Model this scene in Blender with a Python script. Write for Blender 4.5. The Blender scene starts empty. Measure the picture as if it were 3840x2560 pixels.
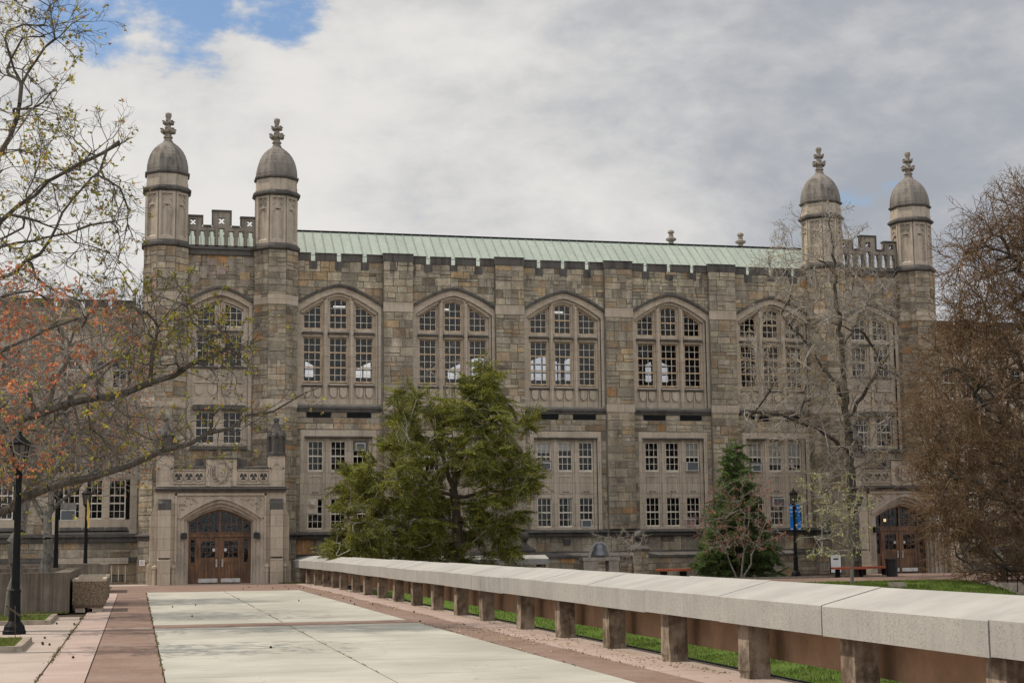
import bpy, math, random
import numpy as np
from mathutils import Matrix, Vector

# ------------------------------------------------------------------ camera
SC = bpy.context.scene
FPX, CXP, CYP, EYE = 5810.0, 1920.0, 1280.0, 1.8
_yaw, _pit, _rol = math.radians(13.6), math.radians(7.34), -math.radians(0.6)
_fwd = np.array([math.sin(_yaw)*math.cos(_pit), math.cos(_yaw)*math.cos(_pit), math.sin(_pit)])
_r0 = np.array([math.cos(_yaw), -math.sin(_yaw), 0.0]); _u0 = np.cross(_r0, _fwd)
_rt = _r0*math.cos(_rol)+_u0*math.sin(_rol); _up = _u0*math.cos(_rol)-_r0*math.sin(_rol)
cd = bpy.data.cameras.new('camera'); cam = bpy.data.objects.new('camera', cd)
SC.collection.objects.link(cam); SC.camera = cam
cd.sensor_width = 36.0; cd.lens = 36.0*FPX/3840.0; cd.clip_start = 0.1; cd.clip_end = 3000
cam.matrix_world = Matrix(((_rt[0], _up[0], -_fwd[0], 0), (_rt[1], _up[1], -_fwd[1], 0), (_rt[2], _up[2], -_fwd[2], EYE), (0, 0, 0, 1)))

def W(xd, yd, Y):
    """a point measured on the photograph (2352 px wide) at the depth Y, in metres"""
    r = _fwd+_rt*(xd*1.632653-CXP)/FPX-_up*(yd*1.632653-CYP)/FPX
    return np.array([0, 0, EYE])+r*(Y/r[1])
def DIR(xd, yd):
    r = _fwd+_rt*(xd*1.632653-CXP)/FPX-_up*(yd*1.632653-CYP)/FPX
    return r/np.linalg.norm(r)

# ------------------------------------------------------------------ sky, sun, exposure
SUN_EL, SUN_BEHIND = math.radians(55), math.radians(18)
SUN_STRENGTH, SKY_STRENGTH, CLOUD_GAIN = 3.7, 0.13, 1.0
SC.view_settings.view_transform = 'Standard'; SC.view_settings.look = 'None'
SC.view_settings.exposure = 0.0; SC.view_settings.gamma = 1.0; SC.view_settings.use_curve_mapping = False
sund = np.array([-math.cos(SUN_EL)*math.cos(SUN_BEHIND), math.cos(SUN_EL)*math.sin(SUN_BEHIND), math.sin(SUN_EL)])

def _lnk(t, a, b): t.links.new(a, b)
class NT:
    """small helper for building node trees"""
    def __init__(s, tree): s.t = tree; s.n = tree.nodes; s.l = tree.links
    def new(s, typ, **kw):
        n = s.n.new(typ)
        for k, v in kw.items(): setattr(n, k, v)
        return n
    def put(s, sock, v):
        if hasattr(v, 'node'): s.l.new(v, sock)
        elif isinstance(v, (tuple, list)) and len(v) == 3 and sock.type == 'RGBA': sock.default_value = (*v, 1)
        else: sock.default_value = v
    def math(s, op, a, b=None, c=None, clamp=False):
        n = s.new('ShaderNodeMath', operation=op, use_clamp=clamp); s.put(n.inputs[0], a)
        if b is not None: s.put(n.inputs[1], b)
        if c is not None: s.put(n.inputs[2], c)
        return n.outputs[0]
    def mix(s, f, a, b, mode='MIX'):
        n = s.new('ShaderNodeMix', data_type='RGBA', blend_type=mode); n.clamp_factor = True
        s.put(n.inputs['Factor'], f); s.put(n.inputs[6], a); s.put(n.inputs[7], b); return n.outputs[2]
    def ramp(s, f, stops):
        n = s.new('ShaderNodeMapRange', interpolation_type='SMOOTHSTEP'); s.put(n.inputs[0], f)
        n.inputs[1].default_value, n.inputs[2].default_value, n.inputs[3].default_value, n.inputs[4].default_value = stops; return n.outputs[0]
    def noise(s, vec, scale, detail=4, rough=.55, dist=0.0):
        n = s.new('ShaderNodeTexNoise'); s.put(n.inputs['Vector'], vec); n.inputs['Scale'].default_value = scale
        n.inputs['Detail'].default_value = detail; n.inputs['Roughness'].default_value = rough; n.inputs['Distortion'].default_value = dist
        return n.outputs['Fac']
    def mapping(s, vec, scale=(1, 1, 1), loc=(0, 0, 0), rot=(0, 0, 0)):
        n = s.new('ShaderNodeMapping'); s.put(n.inputs[0], vec); n.inputs[1].default_value = loc; n.inputs[2].default_value = rot; n.inputs[3].default_value = scale
        return n.outputs[0]
    def dot(s, vec, d):
        n = s.new('ShaderNodeVectorMath', operation='DOT_PRODUCT'); s.put(n.inputs[0], vec); n.inputs[1].default_value = tuple(float(q) for q in d); return n.outputs['Value']

wd = bpy.data.worlds.new('World'); SC.world = wd; wd.use_nodes = True
T = NT(wd.node_tree); T.n.clear()
sky = T.new('ShaderNodeTexSky', sky_type='NISHITA'); sky.sun_disc = False
sky.sun_elevation = SUN_EL; sky.sun_rotation = math.atan2(sund[0], sund[1]); sky.air_density = 1.0; sky.dust_density = 0.4; sky.ozone_density = 2.0
gen = T.new('ShaderNodeTexCoord').outputs['Generated']
def gauss(d, width):      # 1 towards direction d, falling to 0 'width' radians away
    c = T.dot(gen, d); a = T.math('ARCCOSINE', T.math('MINIMUM', c, 1.0))
    return T.ramp(a, (0.0, width, 1.0, 0.0))
warp = T.mapping(gen, (1, 1, 1.9))
n1 = T.noise(warp, 5.5, 9, .56, .25); n2 = T.noise(T.mapping(gen, (1, 1, 2.6), (3.1, 1.7, .4)), 3.2, 6, .55, .4); n3 = T.noise(warp, 16, 6, .6, .1)
hole = T.math('MAXIMUM', T.math('MAXIMUM', T.math('MULTIPLY', gauss(DIR(640, 40), .085), 1.0), T.math('MULTIPLY', gauss(DIR(190, 50), .085), .9)), T.math('MULTIPLY', gauss(DIR(420, -70), .13), .95))
hole = T.math('MULTIPLY', hole, T.ramp(T.dot(gen, DIR(250, 150)*0+np.array([0, 0, 1.0])), (math.sin(.275), math.sin(.325), .35, 1.0)))
dens = T.math('ADD', n1, T.math('MULTIPLY', T.math('SUBTRACT', n3, .5), .75))
dens = T.math('ADD', T.math('MULTIPLY', T.math('SUBTRACT', dens, .5), 1.9), 1.0)
dens = T.math('SUBTRACT', dens, T.math('MULTIPLY', hole, .85))
mask = T.ramp(dens, (.28, .62, 0.0, 1.0))
lit = T.math('ADD', T.math('ADD', T.math('MULTIPLY', T.math('SUBTRACT', n2, .5), 1.5), T.math('MULTIPLY', T.math('SUBTRACT', n1, .5), 1.5)), T.math('MULTIPLY', T.math('SUBTRACT', n3, .5), 1.1))
west = T.math('ADD', T.math('MULTIPLY', gauss(DIR(420, 380), .34), .85), T.math('ADD', T.math('MULTIPLY', gauss(DIR(1250, 300), .25), .35), .12))
shade = T.ramp(T.math('ADD', lit, T.math('MULTIPLY', west, .75)), (-.35, 1.0, 0.0, 1.0))
ccol = T.mix(shade, (.375, .40, .445), (.80, .78, .75))
# clouds on the side away from the sun's backlight (behind the camera) are front lit and brighter
front = T.ramp(T.dot(gen, (.15, -.97, .2)), (-.15, .7, 1.0, 2.6))
bg1 = T.new('ShaderNodeBackground'); T.put(bg1.inputs[0], sky.outputs[0]); bg1.inputs[1].default_value = SKY_STRENGTH
bg2 = T.new('ShaderNodeBackground'); T.put(bg2.inputs[0], ccol); T.put(bg2.inputs[1], T.math('MULTIPLY', front, CLOUD_GAIN))
ms = T.new('ShaderNodeMixShader'); T.put(ms.inputs[0], mask); T.l.new(bg1.outputs[0], ms.inputs[1]); T.l.new(bg2.outputs[0], ms.inputs[2])
wo = T.new('ShaderNodeOutputWorld'); T.l.new(ms.outputs[0], wo.inputs[0])

sl = bpy.data.lights.new('sun', 'SUN'); sl.energy = SUN_STRENGTH; sl.angle = math.radians(.6); sl.color = (1, .92, .80)
so = bpy.data.objects.new('sun', sl); SC.collection.objects.link(so); so.location = (0, 0, 60)
so.rotation_euler = Vector((-sund[0], -sund[1], -sund[2])).to_track_quat('-Z', 'Y').to_euler()

# ------------------------------------------------------------------ materials
MATS = {}
def material(name, fn, rough=.85, spec=.3):
    m = bpy.data.materials.new(name); m.use_nodes = True; t = NT(m.node_tree)
    b = m.node_tree.nodes['Principled BSDF']; b.inputs['Roughness'].default_value = rough; b.inputs['Specular IOR Level'].default_value = spec
    oc = t.new('ShaderNodeTexCoord').outputs['Object']
    fn(t, b, oc); MATS[name] = m; return m
def bump(t, b, h, strength=.3, dist=.02):
    n = t.new('ShaderNodeBump'); n.inputs['Strength'].default_value = strength; n.inputs['Distance'].default_value = dist
    t.put(n.inputs['Height'], h); t.l.new(n.outputs[0], b.inputs['Normal'])
def scale_col(t, col, f):
    n = t.new('ShaderNodeVectorMath', operation='SCALE'); t.put(n.inputs[0], col); t.put(n.inputs['Scale'], f); return n.outputs[0]
def plain(name, col, rough=.7, spec=.3, var=.25, sc=3.0, bmp=0.0, metal=0.0):
    def fn(t, b, oc):
        n = t.noise(oc, sc, 6, .6); t.put(b.inputs['Base Color'], scale_col(t, t.mix(0.0, col, col), t.ramp(n, (.25, .75, 1-var, 1+var))))
        b.inputs['Metallic'].default_value = metal
        if bmp: bump(t, b, t.noise(oc, sc*9, 5, .65), bmp, .01)
    return material(name, fn, rough, spec)
def m_ashlar(t, b, oc):
    a = t.new('ShaderNodeAttribute', attribute_name='col').outputs['Color']
    n = t.noise(oc, 2.2, 7, .65); n2 = t.noise(t.mapping(oc, (1.1, 1.1, .16)), 1.3, 5, .6); n3 = t.noise(oc, 11, 5, .7)
    f = t.math('MULTIPLY', t.ramp(n, (.28, .72, .76, 1.18)), t.math('MULTIPLY', t.ramp(n2, (.36, .68, .68, 1.1)), t.ramp(n3, (.3, .75, .8, 1.16))))
    c = scale_col(t, a, f); sep = t.new('ShaderNodeSeparateXYZ'); t.put(sep.inputs[0], oc); run = t.noise(t.mapping(oc, (3.2, 3.2, .35)), 2.0, 5, .65)
    zone = t.math('MULTIPLY', t.math('MULTIPLY', t.ramp(sep.outputs[2], (13.45, 13.8, 0, 1)), t.ramp(sep.outputs[2], (13.9, 14.7, 1, 0))), t.math('MULTIPLY', t.ramp(sep.outputs[0], (-5, -3.5, 0, 1)), t.ramp(sep.outputs[0], (5, 6.5, 1, 0))))
    c = t.mix(t.math('MULTIPLY', zone, t.ramp(run, (.54, .66, 0, .8))), c, (.52, .50, .46))
    soot = t.math('MULTIPLY', t.ramp(sep.outputs[2], (14.3, 15.3, 0, 1)), t.ramp(t.noise(t.mapping(oc, (1.7, 1.7, .22), (3, 1, 0)), 1.6, 4, .6), (.60, .68, 0, .8)))
    c = t.mix(soot, c, (.05, .045, .04))
    damp = t.math('MULTIPLY', t.math('MULTIPLY', t.ramp(sep.outputs[2], (.8, 1.4, 0, 1)), t.ramp(sep.outputs[2], (1.5, 2.1, .3, 1))), t.ramp(sep.outputs[2], (2.1, 3.4, 1, 0)))
    c = t.mix(t.math('MULTIPLY', damp, t.ramp(run, (.4, .62, 0, .6))), c, (.07, .06, .05))
    t.put(b.inputs['Base Color'], c); bump(t, b, t.math('ADD', n3, t.math('MULTIPLY', n, .6)), .7, .06)
material('ashlar_stone', m_ashlar, .9, .2)
plain('mortar', (.235, .208, .172), .95, .1, .25, 2.0)
def m_lime(base, dark, amount, joints=True):
    def fn(t, b, oc):
        n = t.noise(oc, 1.3, 7, .62); streak = t.noise(t.mapping(oc, (2.6, 2.6, .22)), 1.6, 6, .65, .3); fine = t.noise(oc, 14, 5, .7)
        c = t.mix(t.math('MULTIPLY', t.ramp(t.math('ADD', t.math('MULTIPLY', streak, .6), t.math('MULTIPLY', n, .4)), (.44, .68, 0, 1)), amount), base, dark)
        c = scale_col(t, c, t.ramp(fine, (.25, .8, .86, 1.12)))
        if joints:
            sep = t.new('ShaderNodeSeparateXYZ'); t.put(sep.inputs[0], oc); cmb = t.new('ShaderNodeCombineXYZ')
            t.put(cmb.inputs[0], t.math('ADD', sep.outputs[0], t.math('MULTIPLY', sep.outputs[1], .73))); t.put(cmb.inputs[1], sep.outputs[2])
            br = t.new('ShaderNodeTexBrick'); t.put(br.inputs['Vector'], cmb.outputs[0]); br.inputs['Scale'].default_value = 1.0
            br.inputs['Brick Width'].default_value = 1.15; br.inputs['Row Height'].default_value = .52; br.inputs['Mortar Size'].default_value = .011
            br.inputs['Color1'].default_value = (1, 1, 1, 1); br.inputs['Color2'].default_value = (.86, .85, .84, 1); br.inputs['Mortar'].default_value = (.6, .58, .56, 1)
            c = t.mix(1.0, c, br.outputs[0], 'MULTIPLY')
        t.put(b.inputs['Base Color'], c); bump(t, b, t.math('ADD', fine, n), .25, .02)
    return fn
material('limestone', m_lime((.475, .395, .305), (.285, .235, .182), .65), .9, .2)
material('carved_limestone', m_lime((.42, .352, .275), (.19, .162, .132), .85, False), .9, .2)
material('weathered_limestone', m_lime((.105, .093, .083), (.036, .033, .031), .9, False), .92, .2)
material('sooty_limestone', m_lime((.27, .232, .19), (.10, .088, .076), .9, False), .9, .2)
material('dome_stone', m_lime((.22, .195, .168), (.075, .067, .06), .95), .9, .2)
def m_copper(t, b, oc):
    n = t.noise(t.mapping(oc, (1.2, .3, .3)), 1.1, 6, .6); n2 = t.noise(oc, 5, 5, .6)
    c = t.mix(t.ramp(n, (.3, .7, 0, 1)), (.27, .305, .255), (.325, .355, .30)); t.put(b.inputs['Base Color'], scale_col(t, c, t.ramp(n2, (.3, .7, .92, 1.06))))
material('green_copper', m_copper, .6, .35)
plain('copper_seam', (.22, .275, .225), .6, .3)
plain('dark_metal', (.010, .010, .011), .55, .08, .3, 4)
plain('bronze_sign', (.035, .022, .018), .5, .5, .2)
plain('window_paint', (.60, .53, .43), .6, .3, .2, 6)
plain('rusty_window_paint', (.46, .335, .215), .7, .2, .35, 7)
plain('interior_dark', (.04, .037, .034), .9, .1)
plain('interior_hall', (.10, .095, .09), .9, .1)
plain('blind_cloth', (.55, .52, .47), .9, .1, .08)
plain('ac_case', (.52, .50, .46), .6, .3, .1); plain('ac_grille', (.10, .105, .11), .6, .3, .2, 20); plain('board', (.20, .18, .165), .8, .1)
plain('vent_cover', (.50, .42, .34), .6, .2, .1)
def m_glass(t, b, oc):
    nt = t.t; out = nt.nodes['Material Output']; tr = t.new('ShaderNodeBsdfTransparent'); tr.inputs[0].default_value = (.86, .87, .88, 1)
    gl = t.new('ShaderNodeBsdfGlossy'); gl.inputs[1].default_value = .04
    bm = t.new('ShaderNodeBump'); bm.inputs['Strength'].default_value = .12; bm.inputs['Distance'].default_value = .05; t.put(bm.inputs['Height'], t.noise(oc, 2.2, 3, .5)); t.l.new(bm.outputs[0], gl.inputs['Normal'])
    fr = t.new('ShaderNodeFresnel'); fr.inputs[0].default_value = 1.4
    mx = t.new('ShaderNodeMixShader'); t.put(mx.inputs[0], fr.outputs[0]); t.l.new(tr.outputs[0], mx.inputs[1]); t.l.new(gl.outputs[0], mx.inputs[2]); t.l.new(mx.outputs[0], out.inputs[0])
material('window_glass', m_glass)
def m_wood(t, b, oc):
    n = t.noise(t.mapping(oc, (9, 9, .5)), 2.0, 6, .65, .6); n2 = t.noise(oc, 1.4, 5, .6)
    c = t.mix(t.ramp(n, (.3, .7, 0, 1)), (.062, .028, .013), (.19, .088, .036)); t.put(b.inputs['Base Color'], scale_col(t, c, t.ramp(n2, (.3, .7, .55, 1.2))))
material('door_wood', m_wood, .5, .4)
plain('steel', (.42, .40, .37), .42, .5, .25, 8, 0, .6); plain('paper', (.72, .71, .69), .8, .2, .05); plain('ink', (.08, .075, .075), .8, .2)
def m_slab(t, b, oc):
    n = t.noise(oc, .55, 7, .6); st = t.noise(t.mapping(oc, (.35, 3.2, 1)), 1.5, 7, .62, .5); fine = t.noise(oc, 30, 4, .7)
    c = t.mix(t.ramp(n, (.3, .7, 0, 1)), (.36, .338, .285), (.43, .41, .345)); c = t.mix(t.ramp(st, (.52, .70, 0, .75)), c, (.27, .25, .21)); c = t.mix(t.ramp(t.noise(oc, 1.7, 8, .7, .8), (.60, .72, 0, .45)), c, (.24, .225, .19))
    v = t.new('ShaderNodeTexVoronoi'); t.put(v.inputs['Vector'], oc); v.inputs['Scale'].default_value = 1.3; c = t.mix(t.ramp(v.outputs['Distance'], (.02, .045, .3, 0)), c, (.12, .11, .10))
    e = t.new('ShaderNodeTexVoronoi', feature='DISTANCE_TO_EDGE'); nz = t.new('ShaderNodeTexNoise'); t.put(nz.inputs['Vector'], oc); nz.inputs['Scale'].default_value = 1.1; nz.inputs['Detail'].default_value = 6
    av = t.new('ShaderNodeVectorMath', operation='ADD'); t.put(av.inputs[0], t.mapping(oc, (1, .42, 1))); t.put(av.inputs[1], scale_col(t, nz.outputs['Color'], .55)); t.put(e.inputs['Vector'], av.outputs[0]); e.inputs['Scale'].default_value = .42
    c = t.mix(t.math('MULTIPLY', t.ramp(e.outputs['Distance'], (.001, .004, .3, 0)), t.ramp(n, (.42, .58, 0, 1))), c, (.13, .12, .09))
    c = scale_col(t, c, t.ramp(t.noise(oc, .28, 5, .6, .5), (.3, .7, .86, 1.06)))
    t.put(b.inputs['Base Color'], scale_col(t, c, t.ramp(fine, (.25, .8, .9, 1.08)))); bump(t, b, fine, .2, .004)
material('slab_concrete', m_slab, .9, .2)
def m_pink(t, b, oc):
    n = t.noise(oc, .8, 7, .62); fine = t.noise(oc, 24, 4, .7)
    br = t.new('ShaderNodeTexBrick'); t.put(br.inputs['Vector'], t.mapping(oc, (1, 1, 1), (.2, .4, 0))); br.offset = 0.0
    br.inputs['Scale'].default_value = 1.0; br.inputs['Brick Width'].default_value = 30.0; br.inputs['Row Height'].default_value = 2.35; br.inputs['Mortar Size'].default_value = .02
    c = t.mix(t.ramp(n, (.3, .72, 0, 1)), (.345, .255, .215), (.41, .315, .27)); c = t.mix(br.outputs['Fac'], c, (.16, .12, .08))
    t.put(b.inputs['Base Color'], scale_col(t, c, t.ramp(fine, (.25, .8, .88, 1.1)))); bump(t, b, fine, .2, .005)
material('pink_concrete', m_pink, .9, .2)
def m_grey_pave(t, b, oc):
    n = t.noise(oc, .8, 7, .62); fine = t.noise(oc, 24, 4, .7); c = t.mix(t.ramp(n, (.3, .72, 0, 1)), (.34, .275, .23), (.41, .335, .285))
    t.put(b.inputs['Base Color'], scale_col(t, c, t.ramp(fine, (.25, .8, .88, 1.1)))); bump(t, b, fine, .2, .005)
material('tinted_concrete', m_grey_pave, .9, .2)
def m_brick(t, b, oc):
    n = t.noise(oc, .7, 6, .62); fine = t.noise(oc, 20, 4, .7)
    br = t.new('ShaderNodeTexBrick'); t.put(br.inputs['Vector'], t.mapping(oc, (1, 1, 1), (0, 0, 0), (0, 0, .785))); br.inputs['Scale'].default_value = 1.0
    br.inputs['Brick Width'].default_value = .21; br.inputs['Row Height'].default_value = .105; br.inputs['Mortar Size'].default_value = .006
    br.inputs['Color1'].default_value = (.18, .112, .086, 1); br.inputs['Color2'].default_value = (.235, .15, .113, 1); br.inputs['Mortar'].default_value = (.17, .125, .10, 1)
    c = t.mix(t.ramp(n, (.35, .7, 0, .55)), br.outputs[0], (.27, .20, .16)); t.put(b.inputs['Base Color'], scale_col(t, c, t.ramp(fine, (.25, .8, .8, 1.15)))); bump(t, b, br.outputs['Fac'], -.3, .006)
material('paving_brick', m_brick, .9, .2)
def m_grass(t, b, oc):
    n = t.noise(oc, 1.1, 6, .6); n2 = t.noise(oc, 12, 5, .7); c = t.mix(t.ramp(n, (.3, .7, 0, 1)), (.065, .105, .018), (.10, .15, .025))
    t.put(b.inputs['Base Color'], scale_col(t, c, t.ramp(n2, (.25, .75, .5, 1.3)))); bump(t, b, n2, .8, .05)
material('turf', m_grass, .95, .1)
plain('soil', (.075, .058, .042), .95, .1, .4, 2.0, .5)
def m_att(t, b, oc):
    a = t.new('ShaderNodeAttribute', attribute_name='col').outputs['Color']; t.put(b.inputs['Base Color'], a)
    nt = t.t; out = nt.nodes['Material Output']; tl = t.new('ShaderNodeBsdfTranslucent'); t.put(tl.inputs[0], a)
    mx = t.new('ShaderNodeMixShader'); mx.inputs[0].default_value = .4; t.l.new(b.outputs[0], mx.inputs[1]); t.l.new(tl.outputs[0], mx.inputs[2]); t.l.new(mx.outputs[0], out.inputs[0])
material('foliage', m_att, .7, .2)
def bark(name, c1, c2):
    def fn(t, b, oc):
        n = t.noise(t.mapping(oc, (7, 7, 1.2)), 3.0, 6, .7, .4); n2 = t.noise(oc, 1.2, 4, .6)
        t.put(b.inputs['Base Color'], t.mix(t.ramp(t.math('ADD', t.math('MULTIPLY', n, .7), t.math('MULTIPLY', n2, .3)), (.35, .65, 0, 1)), c1, c2)); bump(t, b, n, .8, .03)
    material(name, fn, .95, .1)
bark('dark_bark', (.045, .038, .03), (.12, .105, .085)); bark('grey_bark', (.075, .066, .055), (.185, .17, .145)); bark('pale_twig', (.20, .18, .15), (.42, .38, .33)); bark('brown_twig', (.062, .042, .026), (.24, .15, .085)); bark('grey_twig', (.13, .11, .09), (.30, .265, .225)); bark('sweet_twig', (.05, .042, .035), (.19, .165, .135)); bark('hemlock_bark', (.05, .036, .026), (.12, .09, .066))
def m_rail(base, dark, vs):
    def fn(t, b, oc):
        st = t.noise(t.mapping(oc, (4, 4, .5)), 2.2, 7, .7); pit = t.noise(oc, 75, 4, .75); n = t.noise(oc, 1.1, 6, .6)
        f = t.math('MULTIPLY', t.ramp(pit, (.48, .62, 0, 1)), t.ramp(t.math('ADD', t.math('MULTIPLY', st, .6), t.math('MULTIPLY', n, .4)), (.36, .58, 0, 1)))
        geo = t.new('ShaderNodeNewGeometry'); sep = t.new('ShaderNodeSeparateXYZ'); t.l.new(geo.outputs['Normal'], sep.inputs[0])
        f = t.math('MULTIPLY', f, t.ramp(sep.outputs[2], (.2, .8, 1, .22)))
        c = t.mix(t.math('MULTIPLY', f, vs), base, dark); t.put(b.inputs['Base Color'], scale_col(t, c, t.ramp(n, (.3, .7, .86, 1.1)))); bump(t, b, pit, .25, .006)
    return fn
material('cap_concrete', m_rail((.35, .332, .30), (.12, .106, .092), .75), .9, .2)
def m_pillar(t, b, oc):
    st = t.noise(t.mapping(oc, (4, 4, .8)), 1.3, 7, .65, .7); n = t.noise(oc, 3.5, 6, .6); pit = t.noise(oc, 36, 4, .7)
    c = t.mix(t.ramp(t.math('ADD', t.math('MULTIPLY', st, .45), t.math('MULTIPLY', n, .55)), (.40, .62, 0, 1)), (.30, .24, .18), (.105, .073, .05)); c = t.mix(t.ramp(t.noise(oc, 2.1, 5, .6), (.55, .7, 0, .7)), c, (.045, .034, .026))
    t.put(b.inputs['Base Color'], scale_col(t, c, t.ramp(pit, (.3, .75, .85, 1.1)))); bump(t, b, t.math('ADD', pit, n), .4, .015)
material('pillar_concrete', m_pillar, .92, .15)
plain('panel_concrete', (.30, .195, .125), .92, .1, .22, 2.2, .2)
def m_board(t, b, oc):
    st = t.noise(t.mapping(oc, (4.2, 4.2, .16)), 1.5, 5, .65); n = t.noise(oc, 2, 6, .6)
    c = t.mix(t.ramp(st, (.36, .66, 0, 1)), (.10, .08, .06), (.19, .157, .122)); t.put(b.inputs['Base Color'], scale_col(t, c, t.ramp(n, (.3, .7, .75, 1.15)))); bump(t, b, st, .6, .03)
material('board_marked_concrete', m_board, .92, .15)
def m_agg(t, b, oc):
    v = t.new('ShaderNodeTexVoronoi'); t.put(v.inputs['Vector'], oc); v.inputs['Scale'].default_value = 85
    sep = t.new('ShaderNodeSeparateColor'); t.l.new(v.outputs['Color'], sep.inputs[0])
    c = t.mix(t.ramp(sep.outputs[0], (.2, .9, 0, 1)), (.065, .045, .027), (.29, .22, .15)); t.put(b.inputs['Base Color'], c); bump(t, b, v.outputs['Distance'], -.7, .02)
material('exposed_aggregate', m_agg, .9, .2)
plain('bin_rim', (.42, .345, .265), .9, .2, .15, 6); plain('orange_slats', (.33, .085, .04), .6, .35, .2, 9); plain('bell_metal', (.13, .135, .14), .5, .5, .35, 3, .15, .5)
plain('bell_yoke', (.24, .235, .23), .7, .3, .2); plain('lamp_glass', (.09, .082, .07), .25, .5, .1); plain('black_plastic', (.012, .012, .012), .55, .4, .1)
plain('blue_banner', (.012, .19, .60), .8, .1, .08); plain('white_ink', (.80, .80, .78), .8, .1, .05); plain('yellow_banner', (.50, .34, .10), .85, .1, .2, 8); plain('green_ink', (.40, .55, .08), .8, .1, .05)
plain('kerb_stone', (.27, .225, .175), .92, .1, .3, 5, .4); plain('seed_ball_husk', (.035, .022, .014), .95, .1, .3, 30)
def m_emit(t, b, oc): b.inputs['Base Color'].default_value = (.8, .6, .3, 1); b.inputs['Emission Color'].default_value = (1, .72, .35, 1); b.inputs['Emission Strength'].default_value = .7
material('lit_bulb', m_emit)

def m_tube(t, b, oc): b.inputs['Emission Color'].default_value = (1, .97, .9, 1); b.inputs['Emission Strength'].default_value = .8
material('lit_tube', m_tube)

# ------------------------------------------------------------------ geometry helpers
class MB:
    def __init__(s): s.v = []; s.f = []; s.c = []; s.has = False
    def face(s, pts, col=None):
        i = len(s.v); s.v.extend([tuple(p) for p in pts]); s.f.append(tuple(range(i, i+len(pts)))); s.c.append(col or (1, 1, 1))
        if col: s.has = True
    def hexa(s, p, col=None, skip=()):      # p: 8 corners, bottom ring 0-3 then top ring 4-7
        i = len(s.v); s.v.extend([tuple(q) for q in p])
        for k, f in enumerate(((3, 2, 1, 0), (4, 5, 6, 7), (0, 1, 5, 4), (1, 2, 6, 5), (2, 3, 7, 6), (3, 0, 4, 7))):
            if k in skip: continue
            s.f.append(tuple(i+q for q in f)); s.c.append(col or (1, 1, 1))
        if col: s.has = True
    def box(s, x0, x1, y0, y1, z0, z1, col=None):
        s.hexa([(x0, y0, z0), (x1, y0, z0), (x1, y1, z0), (x0, y1, z0), (x0, y0, z1), (x1, y0, z1), (x1, y1, z1), (x0, y1, z1)], col)
    def extrude(s, a, b, col=None):         # two matching polygons joined by sides
        i = len(s.v); n = len(a); s.v.extend([tuple(q) for q in a]); s.v.extend([tuple(q) for q in b])
        fs = [tuple(i+k for k in range(n)), tuple(i+n+k for k in reversed(range(n)))]+[(i+k, i+n+k, i+n+(k+1) % n, i+(k+1) % n) for k in range(n)]
        s.f.extend(fs); s.c.extend([col or (1, 1, 1)]*len(fs))
    def lathe(s, c, prof, n=8, ph=0.0, sx=1.0, sy=1.0):
        rings = []
        for r, z in prof:
            rings.append(len(s.v)); s.v.extend([(c[0]+sx*r*math.cos(ph+2*math.pi*k/n), c[1]+sy*r*math.sin(ph+2*math.pi*k/n), c[2]+z) for k in range(n)])
        for a, b in zip(rings, rings[1:]):
            for k in range(n): s.f.append((a+k, a+(k+1) % n, b+(k+1) % n, b+k)); s.c.append((1, 1, 1))
        s.f.append(tuple(rings[0]+k for k in reversed(range(n)))); s.f.append(tuple(rings[-1]+k for k in range(n))); s.c.extend([(1, 1, 1)]*2)
    def blob(s, c, rx, ry, rz, n=8, m=5):
        s.lathe((c[0], c[1], c[2]), [(max(.001, math.sin(math.pi*k/m)), -math.cos(math.pi*k/m)*rz) for k in range(m+1)], n, 0.2, rx, ry)
    def tube(s, pts, rad, n=8):
        pts = [np.array(p, float) for p in pts]; prev = None; ref = np.array([.31, .17, .93])
        for i, p in enumerate(pts):
            t = pts[min(i+1, len(pts)-1)]-pts[max(i-1, 0)]; t /= max(1e-9, np.linalg.norm(t))
            if abs(t@ref) > .95: ref = np.array([.9, .3, .1])
            a = np.cross(t, ref); a /= np.linalg.norm(a); b = np.cross(t, a); r = rad[i] if hasattr(rad, '__len__') else rad
            k0 = len(s.v); s.v.extend([tuple(p+r*(a*math.cos(2*math.pi*k/n)+b*math.sin(2*math.pi*k/n))) for k in range(n)])
            if prev is not None:
                for k in range(n): s.f.append((prev+k, prev+(k+1) % n, k0+(k+1) % n, k0+k)); s.c.append((1, 1, 1))
            else: s.f.append(tuple(k0+k for k in range(n))); s.c.append((1, 1, 1))
            prev = k0
        s.f.append(tuple(prev+k for k in range(n))); s.c.append((1, 1, 1))
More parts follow.
